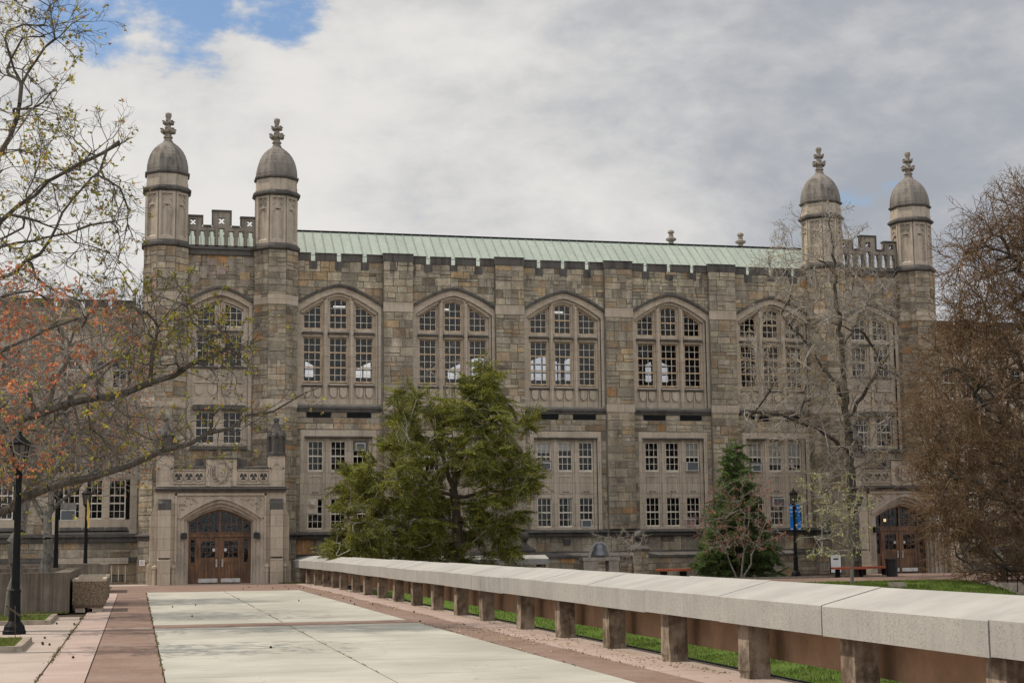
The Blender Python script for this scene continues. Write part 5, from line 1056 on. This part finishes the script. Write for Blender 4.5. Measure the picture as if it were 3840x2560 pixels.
for x in (17.8, 23.45):
    b_ = MB(); F.box(b_, x-.38, x+.38, -.5, .2, -.05, 1.3); pier = LWL.part('pier', b_, 'mortar')
    s_ = MB(); ashlar(s_, Fr(x, 71.2), -.38, .38, -.05, 1.3, rg, wm=(.3, .5), hm=(.25, .4)); LWL.part('stone_facing', s_, 'ashlar_stone', pier)
    m = MB(); m.lathe((x, 71.55, 0), [(.62, 1.3), (.64, 1.38), (.60, 1.42), (.38, 1.52), (.20, 1.64), (.15, 1.68), (.14, 1.74), (.2, 1.80)], 4, math.pi/4); LWL.part('pyramid_cap', m, 'weathered_limestone', pier)
    m = MB(); m.blob((x, 71.55, 2.02), .235, .235, .235, 14, 8); LWL.part('ball', m, 'weathered_limestone', pier, True)

# ------------------------------------------------------------------ planters, bins, tree pits
def planter(label, x0, x1, y0, y1, h, wall, group=None, nm='planter', mat='board_marked_concrete'):
    th = Thing(nm, label, 'planter', ((x0+x1)/2, (y0+y1)/2, 0), group); m = MB()
    for a in ((x0, x1, y0, y0+wall, 0, h), (x0, x1, y1-wall, y1, 0, h), (x0, x0+wall, y0+wall, y1-wall, 0, h), (x1-wall, x1, y0+wall, y1-wall, 0, h)): m.box(*a)
    th.part('walls', m, mat)
    m = MB(); m.box(x0+wall, x1-wall, y0+wall, y1-wall, 0, h-.22); th.part('soil', m, 'soil')
    return th
planter('long tall board marked concrete planter behind the two speckled boxes', -12.0, -1.74, 44.0, 53.5, 1.09, .42)
planter('far low board marked concrete planter in front of the stone wing', -12.0, -1.03, 62.0, 66.0, 1.09, .35)
for y0, y1, lab in ((44.55, 47.0, 'nearer speckled exposed aggregate box standing in front of the concrete planter'), (48.9, 51.7, 'farther speckled exposed aggregate box half hidden behind the nearer one')):
    th = Thing('aggregate_box', lab, 'planter box', (-1.24, (y0+y1)/2, 0), 'speckled aggregate boxes by the planter'); x0, x1 = -1.67, -.80; m = MB()
    m.extrude([(x, y, .2) for x, y in ((x0, y0), (x1, y0), (x1, y1), (x0, y1))], [(x, y, .83) for x, y in ((x0, y0), (x1, y0), (x1, y1), (x0, y1))]); m.extrude([(x, y, .12) for x, y in ((x0+.05, y0+.05), (x1-.05, y0+.05), (x1-.05, y1-.05), (x0+.05, y1-.05))], [(x, y, .2) for x, y in ((x0, y0), (x1, y0), (x1, y1), (x0, y1))]); th.part('body', m, 'exposed_aggregate')
    m = MB(); w = .10
    for a in ((x0-.01, x1+.01, y0-.01, y0+w), (x0-.01, x1+.01, y1-w, y1+.01), (x0-.01, x0+w, y0+w, y1-w), (x1-w, x1+.01, y0+w, y1-w)): m.box(*a, .83, .90)
    th.part('rim', m, 'bin_rim'); m = MB(); m.box(x0+w, x1-w, y0+w, y1-w, .831, .845); th.part('fill', m, 'soil')
    for a in ((x0+.08, x0+.34), (x1-.34, x1-.08)): m = MB(); m.box(*a, y0+.1, y1-.1, -.01, .12); th.part('foot', m, 'bin_rim')
def pit(label, x1, y0, y1):
    th = Thing('tree_pit', label, 'tree pit', (x1-2, (y0+y1)/2, 0)); m = MB(); w = .16; rg = np.random.default_rng(int(y0))
    m.extrude([(-12, y0, 0), (x1-.12, y0, 0), (x1-.12, y0+w, 0), (-12, y0+w, 0)], [(-12, y0, .11), (x1-.14, y0+.01, .10), (x1-.14, y0+w, .10), (-12, y0+w, .11)])
    m.extrude([(x1-.16, y0+.02, 0), (x1, y0+.05, 0), (x1-.02, y1, 0), (x1-.18, y1, 0)], [(x1-.15, y0+.03, .095), (x1-.02, y0+.06, .10), (x1-.03, y1, .10), (x1-.17, y1, .10)])
    m.box(-12, x1-.2, y1-w, y1, 0, .1); th.part('kerb', m, 'kerb_stone'); m = MB(); m.box(-12, x1-.17, y0+w, y1-w, 0, .075); th.part('turf', m, 'turf'); return th
pit('low kerbed grass bed round the grey trunk behind the lamp post', -1.88, 37.9, 41.5); pit('low kerbed grass bed at the bottom left corner', -1.86, 28.3, 31.2)

# ------------------------------------------------------------------ lamp posts
def lamp(label, x, y, H=4.2, sc=1.0):
    th = Thing('lamp_post', label, 'lamp post', (x, y, 0), 'black lamp posts'); m = MB()
    m.lathe((x, y, 0), [(.235, 0), (.235, .07), (.215, .09), (.205, .16), (.16, .22), (.12, .27), (.115, .45), (.105, .82), (.115, .86), (.115, .90), (.088, .93), (.075, 1.6), (.06, H-.95), (.07, H-.93), (.07, H-.88), (.05, H-.85)], 16); th.part('post', m, 'dark_metal')
    m = MB(); z = H-.85; m.lathe((x, y, z), [(.05, 0), (.09, .08), (.14, .12), (.14, .16)], 8); m.lathe((x, y, z), [(.22, .56), (.23, .60), (.12, .70), (.05, .76), (.03, .80), (.03, .85)], 8)
    for k in range(8): a = k*math.pi/4; m.tube([(x+.135*math.cos(a), y+.135*math.sin(a), z+.14), (x+.19*math.cos(a), y+.19*math.sin(a), z+.58)], .012, 4)
    th.part('lantern', m, 'dark_metal'); m = MB(); m.lathe((x, y, z), [(.12, .16), (.175, .56)], 8); th.part('lamp_glass', m, 'lamp_glass'); return th
lamp('thick black lamp post nearest the camera beside the tree pit', -2.42, 34.1); lamp('plain black lamp post standing in the gap behind the long planter', -2.68, 56.0); lamp('black lamp post with a twisted yellow banner', -2.03, 67.0); lamp('black lamp post with two blue banners at the right', 30.86, 70.0)
m = MB(); yb = 66.85
prof = [(-.02, 3.72, .05), (.02, 3.5, .09), (.05, 3.2, .13), (.03, 2.9, .11), (.05, 2.7, .07), (.04, 2.52, .05)]
for (o0, z0, w0), (o1, z1, w1) in zip(prof, prof[1:]): m.hexa([(-1.99+o1-w1/2, yb, z1), (-1.99+o1+w1/2, yb-.05, z1), (-1.99+o1+w1/2, yb-.03, z1), (-1.99+o1-w1/2, yb+.02, z1), (-1.99+o0-w0/2, yb, z0), (-1.99+o0+w0/2, yb-.05, z0), (-1.99+o0+w0/2, yb-.03, z0), (-1.99+o0-w0/2, yb+.02, z0)])
single('banner', m, 'yellow_banner', (-1.98, 66.85, 2.5), 'twisted faded yellow banner hanging on a lamp post', 'banner')
def text_mesh(s, size):
    cu = bpy.data.curves.new('lettering', 'FONT'); cu.body = s; cu.size = size; cu.align_x = 'CENTER'; cu.extrude = .002
    o = bpy.data.objects.new('lettering', cu); SC.collection.objects.link(o); bpy.context.view_layer.update(); me = bpy.data.meshes.new_from_object(o); bpy.data.objects.remove(o); return me
for s, lab in ((-1, 'blue banner on the left side of the right lamp post'), (1, 'blue banner on the right side of the right lamp post')):
    x = 30.86+s*.19; th = Thing('banner', lab, 'banner', (x, 69.95, 2.2), 'blue banners on the right lamp post'); m = MB(); w = .095 if s > 0 else .075; k = 10
    for q in range(k):
        z0, z1 = 2.2+1.22*q/k, 2.2+1.22*(q+1)/k; d0, d1 = .02*math.sin(q*.9), .02*math.sin((q+1)*.9); sk0, sk1 = .03*(1-q/k), .03*(1-(q+1)/k)
        m.hexa([(x-w+sk0, 69.95+d0, z0), (x+w+sk0, 69.93-d0, z0), (x+w+sk0, 69.935-d0, z0), (x-w+sk0, 69.955+d0, z0), (x-w+sk1, 69.95+d1, z1), (x+w+sk1, 69.93-d1, z1), (x+w+sk1, 69.935-d1, z1), (x-w+sk1, 69.955+d1, z1)])
    th.part('cloth', m, 'blue_banner'); m = MB(); m.tube([(30.86, 70, 3.43), (x+s*.1, 69.96, 3.43)], .012, 5); m.tube([(30.86, 70, 2.19), (x+s*.1, 69.96, 2.19)], .012, 5); th.part('bracket', m, 'dark_metal')
    me = text_mesh('90', .17); o = mesh_obj('lettering', me, 'white_ink', th.o, (0.0, -.035, 1.0)); o.rotation_euler = (math.pi/2, 0, 0)
    me = text_mesh('YE', .12); o = mesh_obj('lettering', me, 'white_ink', th.o, (0.01, -.04, .82)); o.rotation_euler = (math.pi/2, 0, 0)
    me = text_mesh('ARS', .085); o = mesh_obj('lettering', me, 'green_ink', th.o, (0.015, -.04, .66)); o.rotation_euler = (math.pi/2, 0, 0)
    m = MB(); m.box(x-w*.7+.02, x+w*.7+.02, 69.905, 69.91, 2.23, 2.27); th.part('footer', m, 'white_ink')

# ------------------------------------------------------------------ bell, benches, sign, bin, small things
BL = Thing('bell', 'weathered grey bell hanging in an arched yoke on a stone stand', 'bell', (19.88, 66.2, 0)); c = (19.88, 66.2)
m = MB(); m.lathe((*c, 1.12), [(.355, 0), (.365, .03), (.32, .12), (.26, .25), (.22, .38), (.20, .44), (.14, .49), (.03, .51)], 20); BL.part('bell_body', m, 'bell_metal', None, True)
m = MB(); pts = [(c[0]-.47, c[1], 1.06), (c[0]-.43, c[1], 1.22), (c[0]-.34, c[1], 1.48), (c[0]-.22, c[1], 1.62), (c[0]-.1, c[1], 1.69), (c[0]+.1, c[1], 1.69), (c[0]+.22, c[1], 1.62), (c[0]+.34, c[1], 1.48), (c[0]+.43, c[1], 1.22), (c[0]+.47, c[1], 1.06)]
m.tube(pts, .055, 8); m.tube([(c[0], c[1], 1.6), (c[0], c[1], 1.72)], .06, 8); BL.part('yoke', m, 'bell_yoke'); m = MB(); m.tube([(c[0]+.02, c[1]-.25, 1.14), (c[0]+.03, c[1]-.28, .9)], .018, 5); BL.part('clapper_chain', m, 'dark_metal')
m = MB(); m.box(c[0]-.85, c[0]+.85, c[1]-.3, c[1]+.3, .92, 1.06); m.box(c[0]-.8, c[0]-.12, c[1]-.26, c[1]+.26, -.04, .92); m.box(c[0]+.35, c[0]+.8, c[1]-.26, c[1]+.26, -.04, .92); m.box(c[0]-.12, c[0]+.35, c[1]-.26, c[1]+.26, -.04, .3); BL.part('stone_stand', m, 'mortar')
def bench(label, x0, x1, y0, y1, legs=True):
    th = Thing('bench', label, 'bench', ((x0+x1)/2, (y0+y1)/2, 0), 'orange slatted benches'); m = MB(); n = max(4, int((y1-y0)/.09))
    for k in range(n): a = y0+(y1-y0)*k/n; m.box(x0, x1, a+.006, a+(y1-y0)/n-.006, .41, .46)
    m.box(x0, x1, y0, y0+.03, .36, .455); m.box(x0+.02, x0+.05, y0+.03, y1, .37, .408); m.box(x1-.05, x1-.02, y0+.03, y1, .37, .408); th.part('seat', m, 'orange_slats')
    for x in (x0+.2, x1-.3): m = MB(); m.box(x, x+.09, y0+.08, y1-.08, -.04, .408); th.part('leg', m, 'dark_metal')
bench('orange slatted bench seen end on behind the railing near the bell', 23.45, 24.9, 68.2, 69.1); bench('orange slatted bench behind the young tree trunk', 31.2, 32.85, 66.4, 66.9); bench('orange slatted bench next to the black bin at the right entrance', 32.95, 34.5, 67.3, 67.8)
m = MB(); m.lathe((34.15, 66.6, -.04), [(.24, 0), (.26, .05), (.28, .75), (.30, .78), (.30, .84), (.25, .86), (.24, .80)], 14); single('litter_bin', m, 'black_plastic', (34.15, 66.6, 0), 'black litter bin standing before the right entrance', 'bin')
SG = Thing('sign_board', 'white framed notice board leaning by the stone wall at the right', 'sign', (33.9, 72.0, 0)); m = MB(); m.box(33.58, 34.2, 72.0, 72.05, .04, 1.0); SG.part('frame', m, 'dark_metal'); m = MB(); m.box(33.62, 34.16, 71.985, 71.999, .09, .96); SG.part('poster', m, 'paper')
m = MB(); m.extrude([(33.89+.16*math.cos(q*.5236), 71.98, .76+.045*math.sin(q*.5236)) for q in range(12)], [(33.89+.16*math.cos(q*.5236), 71.984, .76+.045*math.sin(q*.5236)) for q in range(12)]); SG.part('picture', m, 'ink')
m = MB(); yb_ = max((q for q in np.arange(48, 58, .1)), key=lambda q: -abs(W(2066, 1350, q)[2]-lawn_z(q))); bx, by, bz = W(2066, 1350, yb_)
m.extrude([(bx-.33, by, bz-.05), (bx+.33, by, bz-.05), (bx+.33, by+.4, bz-.05), (bx-.33, by+.4, bz-.05)], [(bx-.29, by+.03, bz+.22), (bx+.29, by+.03, bz+.22), (bx+.29, by+.37, bz+.22), (bx-.29, by+.37, bz+.22)]); single('concrete_block', m, 'kerb_stone', (float(bx), float(by), float(bz)), 'small concrete block lying in the grass beyond the railing', 'block')
# stairs and handrail at the right
m = MB()
for k in range(10): m.box(GX0+.32, 60, GYS-.24*(k+1), GYS-.24*k, -1.7, -.02-.115*k)
single('stairs', m, 'kerb_stone', (40, 54.5, 0), 'pale stone steps going down at the right edge beyond the railing', 'stairs')
m = MB(); m.extrude([(GX0, GYS+.1, -1.7), (GX0+.3, GYS+.1, -1.7), (GX0+.3, 53, -1.7), (GX0, 53, -1.7)], [(GX0, GYS+.1, .06), (GX0+.3, GYS+.1, .06), (GX0+.3, 53, -1.2), (GX0, 53, -1.2)]); single('stair_kerb', m, 'kerb_stone', (GX0+.15, 54, 0), 'sloping concrete kerb beside the steps at the right', 'kerb')
HR = Thing('handrail', 'thin dark metal handrail standing on the steps at the right', 'handrail', (34, 54.5, 0))
for x in (33.45, 34.3):
    m = MB(); m.tube([(x, GYS, .55), (x, GYS-2.2, -.5)], .025, 6); HR.part('rail', m, 'dark_metal')
    for q in range(4): y = GYS-.05-.7*q; z = .52-.335*q; m = MB(); m.tube([(x, y, z), (x, y, z-.75)], .02, 6); HR.part('post', m, 'dark_metal')
# air conditioners sitting in the windows
def ac(label, xs, ys, w, h, board=0.0, Yp=75.5):
    p = W(xs/1.632653, ys/1.632653, Yp); x, z = p[0], p[2]; yf = Yp-.02; th = Thing('air_conditioner', label, 'air conditioner', (float(x), Yp, float(z-h/2)), 'window air conditioners'); m = MB(); t = .035
    m.box(x-w/2, x+w/2, yf+.03, Yp+.26, z-h/2, z+h/2)
    for a in ((x-w/2, x+w/2, z+h/2-t, z+h/2), (x-w/2, x+w/2, z-h/2, z-h/2+t), (x-w/2, x-w/2+t, z-h/2+t, z+h/2-t), (x+w/2-t, x+w/2, z-h/2+t, z+h/2-t)): m.box(a[0], a[1], yf, yf+.03, a[2], a[3])
    th.part('case', m, 'ac_case'); m = MB(); m.box(x-w/2+t, x+w/2-t, yf+.015, yf+.03, z-h/2+t, z+h/2-t)
    for k in range(1, 7): q = x-w/2+t+(w-2*t)*k/7; m.box(q-.006, q+.006, yf+.005, yf+.015, z-h/2+t, z+h/2-t)
    th.part('grille', m, 'ac_grille')
    if board: m = MB(); m.box(x-.37, x+.37, Yp+.205, Yp+.215, z-h/2-.05, z+h/2+board); th.part('filler_board', m, 'board')
ac('air conditioner high in the window left of the hemlock top', 1352, 1674, .47, .36, .12); ac('air conditioner in the upper window just right of the hemlock', 2047, 1747, .52, .37, .12); ac('air conditioner low in the ground floor window above the bell', 2200, 1962, .52, .37, 0)
ac('large bracketed air conditioner in the upper window left of the spruce', 2598, 1748, .66, .46, 0); ac('small air conditioner behind the red buds left of the spruce', 2590, 1958, .5, .36, .1); ac('air conditioner in the upper window right of the spruce top', 2838, 1754, .5, .36, .12); ac('large air conditioner in the lower window right of the spruce', 2922, 1882, .66, .42, .1); ac('air conditioner in the wing window behind the left lamp posts', 255, 1931, .70, .5, .35, 77.5)
m = MB(); p = W(1172/1.632653, 1889/1.632653, 75.5); m.lathe((0, 0, 0), [(.21, 0), (.21, .03), (.16, .05), (.15, .03), (.12, .07), (.06, .11), (.02, .12)], 18)
m.v = [(p[0]+x, 75.66-z, p[2]+y) for x, y, z in m.v]; m.box(p[0]-.26, p[0]+.26, 75.66, 75.69, p[2]-.46, p[2]+.26); single('exhaust_vent', m, 'vent_cover', (float(p[0]), 75.66, float(p[2])), 'round beige exhaust vent cover filling part of a ground floor window', 'vent')
for dx, lab in ((0, 'left entrance'), (34.3, 'right entrance')):
    for s, sd in ((-1, 'left'), (1, 'right')):
        x = TC+dx+s*1.63; m = MB(); m.extrude([(x-.13, 72.36, 2.07), (x+.13, 72.36, 2.07), (x+.13, 72.36, 2.27), (x+.10, 72.36, 2.31), (x-.10, 72.36, 2.31), (x-.13, 72.36, 2.27)], [(x-.13, 72.62, 2.05), (x+.13, 72.62, 2.05), (x+.13, 72.62, 2.3), (x+.1, 72.62, 2.34), (x-.1, 72.62, 2.34), (x-.13, 72.62, 2.3)]); m.box(x-.06, x+.06, 72.6, 72.9, 2.1, 2.25)
        single('wall_lamp', m, 'black_plastic', (x, 72.6, 2.1), 'dark wall lamp on the %s jamb of the %s' % (sd, lab), 'wall lamp', 'wall lamps beside the doors')
m = MB(); m.box(TC+34.3-.91, TC+34.3-.81, 73.02, 73.1, 2.60, 2.74); single('lantern', m, 'lit_bulb', (TC+34.3-.86, 73.06, 2.58), 'small lit lantern glowing above the right entrance doors', 'lantern')
m = MB(); m.box(.15, .40, 74.40, 74.42, .86, 1.12); NT_ = Thing('notice', 'white paper notice taped to the base of the left turret', 'notice', (.27, 74.4, .86)); NT_.part('sheet', m, 'paper'); m = MB()
for k in range(4): m.box(.19, .36-.03*(k % 2), 74.392, 74.398, 1.05-.045*k, 1.062-.045*k)
NT_.part('lines_of_print', m, 'ac_grille')
m = MB(); p = W(2155, 1195, 72.45); m.box(p[0]-.14, p[0]+.14, 72.44, 72.47, p[2]-.14, p[2]+.14); single('wall_notice', m, 'paper', (float(p[0]), 72.45, float(p[2])), 'small white square notice on the stone jamb right of the right entrance', 'notice')
m = MB(); p = W(2127/1.632653, 2031/1.632653, 75.4); m.box(p[0]-.19, p[0]+.19, 75.38, 75.47, p[2]-.14, p[2]+.14); single('plaque', m, 'bronze_sign', (float(p[0]), 75.4, float(p[2])), 'dark bronze plaque on the stone wall left of the bell', 'plaque')
m = MB(); m.tube([(-2.32, 33.0, 0), (-2.34, 33.0, .62)], .008, 5); m.tube([(-2.52, 33.1, .62), (-2.24, 33.0, .42)], .02, 6); single('stake', m, 'hemlock_bark', (-2.3, 33, 0), 'thin wooden stake with a short cross stick in front of the lamp post', 'stake')
# spiky seed balls dropped by the sweetgum
rg = np.random.default_rng(50)
sb = MB(); sb.blob((0, 0, 0), .021, .021, .021, 8, 5); 
for k in range(14): d = unit(rg.normal(size=3)); a = unit(np.cross(d, [.3, .5, .8]))*.006; b = np.cross(d, a); sb.face([d*.016+a, d*.016-a*.5+b, d*.032]); sb.face([d*.016-a*.5+b, d*.016-a*.5-b, d*.032]); sb.face([d*.016-a*.5-b, d*.016+a, d*.032])
SD = build('seed_ball', sb, 'seed_ball_husk'); spots = [(1.06, 46.5), (1.75, 47.5), (5.0, 49.5), (6.1, 66), (5.4, 64), (6.6, 65.2), (4.6, 66), (5.1, 68), (6.55, 63), (7.2, 66.4), (5.9, 62.5), (6.3, 55), (6.5, 48.5), (6.25, 45.8), (6.75, 45.6), (7.0, 40), (6.3, 35.2), (-1.65, 30.4), (-1.5, 29.9), (-1.62, 30.0), (-1.7, 32.1), (-.95, 26.3), (-1.28, 33.0), (-1.35, 37.5), (-1.75, 37.8), (-1.3, 40), (2.3, 27.5), (1.4, 40.2), (6.6, 51), (4.2, 63.5)]
for k, (x, y) in enumerate(spots):
    o = SD if k == 0 else SD.copy()
    if k: SC.collection.objects.link(o)
    o.location = (x, y, .028); o.rotation_euler = (k*.7, k*1.3, k); s = 1.0; o.scale = (s, s, s); tag(o, 'small dark spiky seed ball lying on the paving', 'seed ball', 'seed balls scattered on the plaza')
# ------------------------------------------------------------------ grass, moss in the joints, litter
def blades(name, regions, pal, rng, h=.07):
    P = []
    for x0, x1, y0, y1, n, z in regions: yy = rng.uniform(y0, y1, n); P.append(np.c_[rng.uniform(x0, x1, n), yy, np.full(n, z) if z is not None else np.array([lawn_z(q) for q in yy])])
    P = np.concatenate(P); P = P[(np.sin(P[:, 0]*1.9+np.sin(P[:, 1]*1.3)*2)+np.sin(P[:, 1]*1.1+P[:, 0]*.6)) > -1.15]; D = rng.normal(size=P.shape)*.45+np.array([0, 0, 1.0]); me = leaf_mesh(name, P, D, h, h*.2, pal, rng); o = mesh_obj(name, me, 'foliage'); tag(o, kind='stuff'); return o
rng = np.random.default_rng(60)
blades('grass', [(11, 21, 20, 58, 60000, None), (20, 32.6, 48, 58.6, 45000, None)], [(.075, .125, .016), (.10, .155, .022), (.12, .17, .028), (.16, .16, .055)], rng, .11)
blades('grass', [(-4.6, -2.06, 38.1, 41.3, 2600, .07), (-4.0, -2.04, 28.5, 31, 2600, .07), (-2.9, -1.75, 43.7, 44.0, 260, 0), (6.3, 7.6, 71.6, 72.4, 700, 0)], [(.10, .13, .02), (.15, .17, .04), (.18, .17, .05)], rng, .075)
P = []
for x, y0, y1, n, w in ((.41, 20, 61, 1500, .025), (-1.275, 19, 43, 1100, .05), (3.322, 20, 61, 500, .012), (7.03, 20, 60, 900, .05), (7.8, 20, 70, 1500, .11), (6.23, 20, 36, 300, .03)):
    y = rng.uniform(y0, y1, n); keep_ = (np.sin(y*2.1+x*7)+np.sin(y*.83+2*x)) > -.4; y = y[keep_]; P.append(np.c_[x+rng.normal(size=len(y))*w*.5+.012*np.sin(y*3), y, np.full(len(y), .004)])
P = np.concatenate(P); me = leaf_mesh('moss', P, rng.normal(size=P.shape)+np.array([0, 0, .35]), .024, .02, [(.16, .15, .04), (.20, .15, .06), (.10, .10, .03), (.13, .09, .05)], rng); tag(mesh_obj('moss', me, 'foliage'), kind='stuff')
P = []
for cx, cy, sx, sy, n in ((6.7, 30.5, .45, 2.6, 420), (6.7, 44, .3, 1.8, 130), (6.6, 56, .3, 1.5, 130), (7.5, 22.5, .25, 2.2, 200), (7.4, 27, .3, 2, 140)): P.append(np.c_[rng.normal(cx, sx, n), rng.normal(cy, sy, n), np.full(n, .008)])
P = np.concatenate(P); P = P[(P[:, 0] > 6.25) & (P[:, 0] < 7.78)]; me = leaf_mesh('fallen_catkins', P, rng.normal(size=P.shape)*np.array([1, 1, .1]), .05, .022, [(.42, .36, .22), (.34, .27, .14), (.48, .42, .3)], rng); tag(mesh_obj('fallen_catkins', me, 'foliage'), kind='stuff')
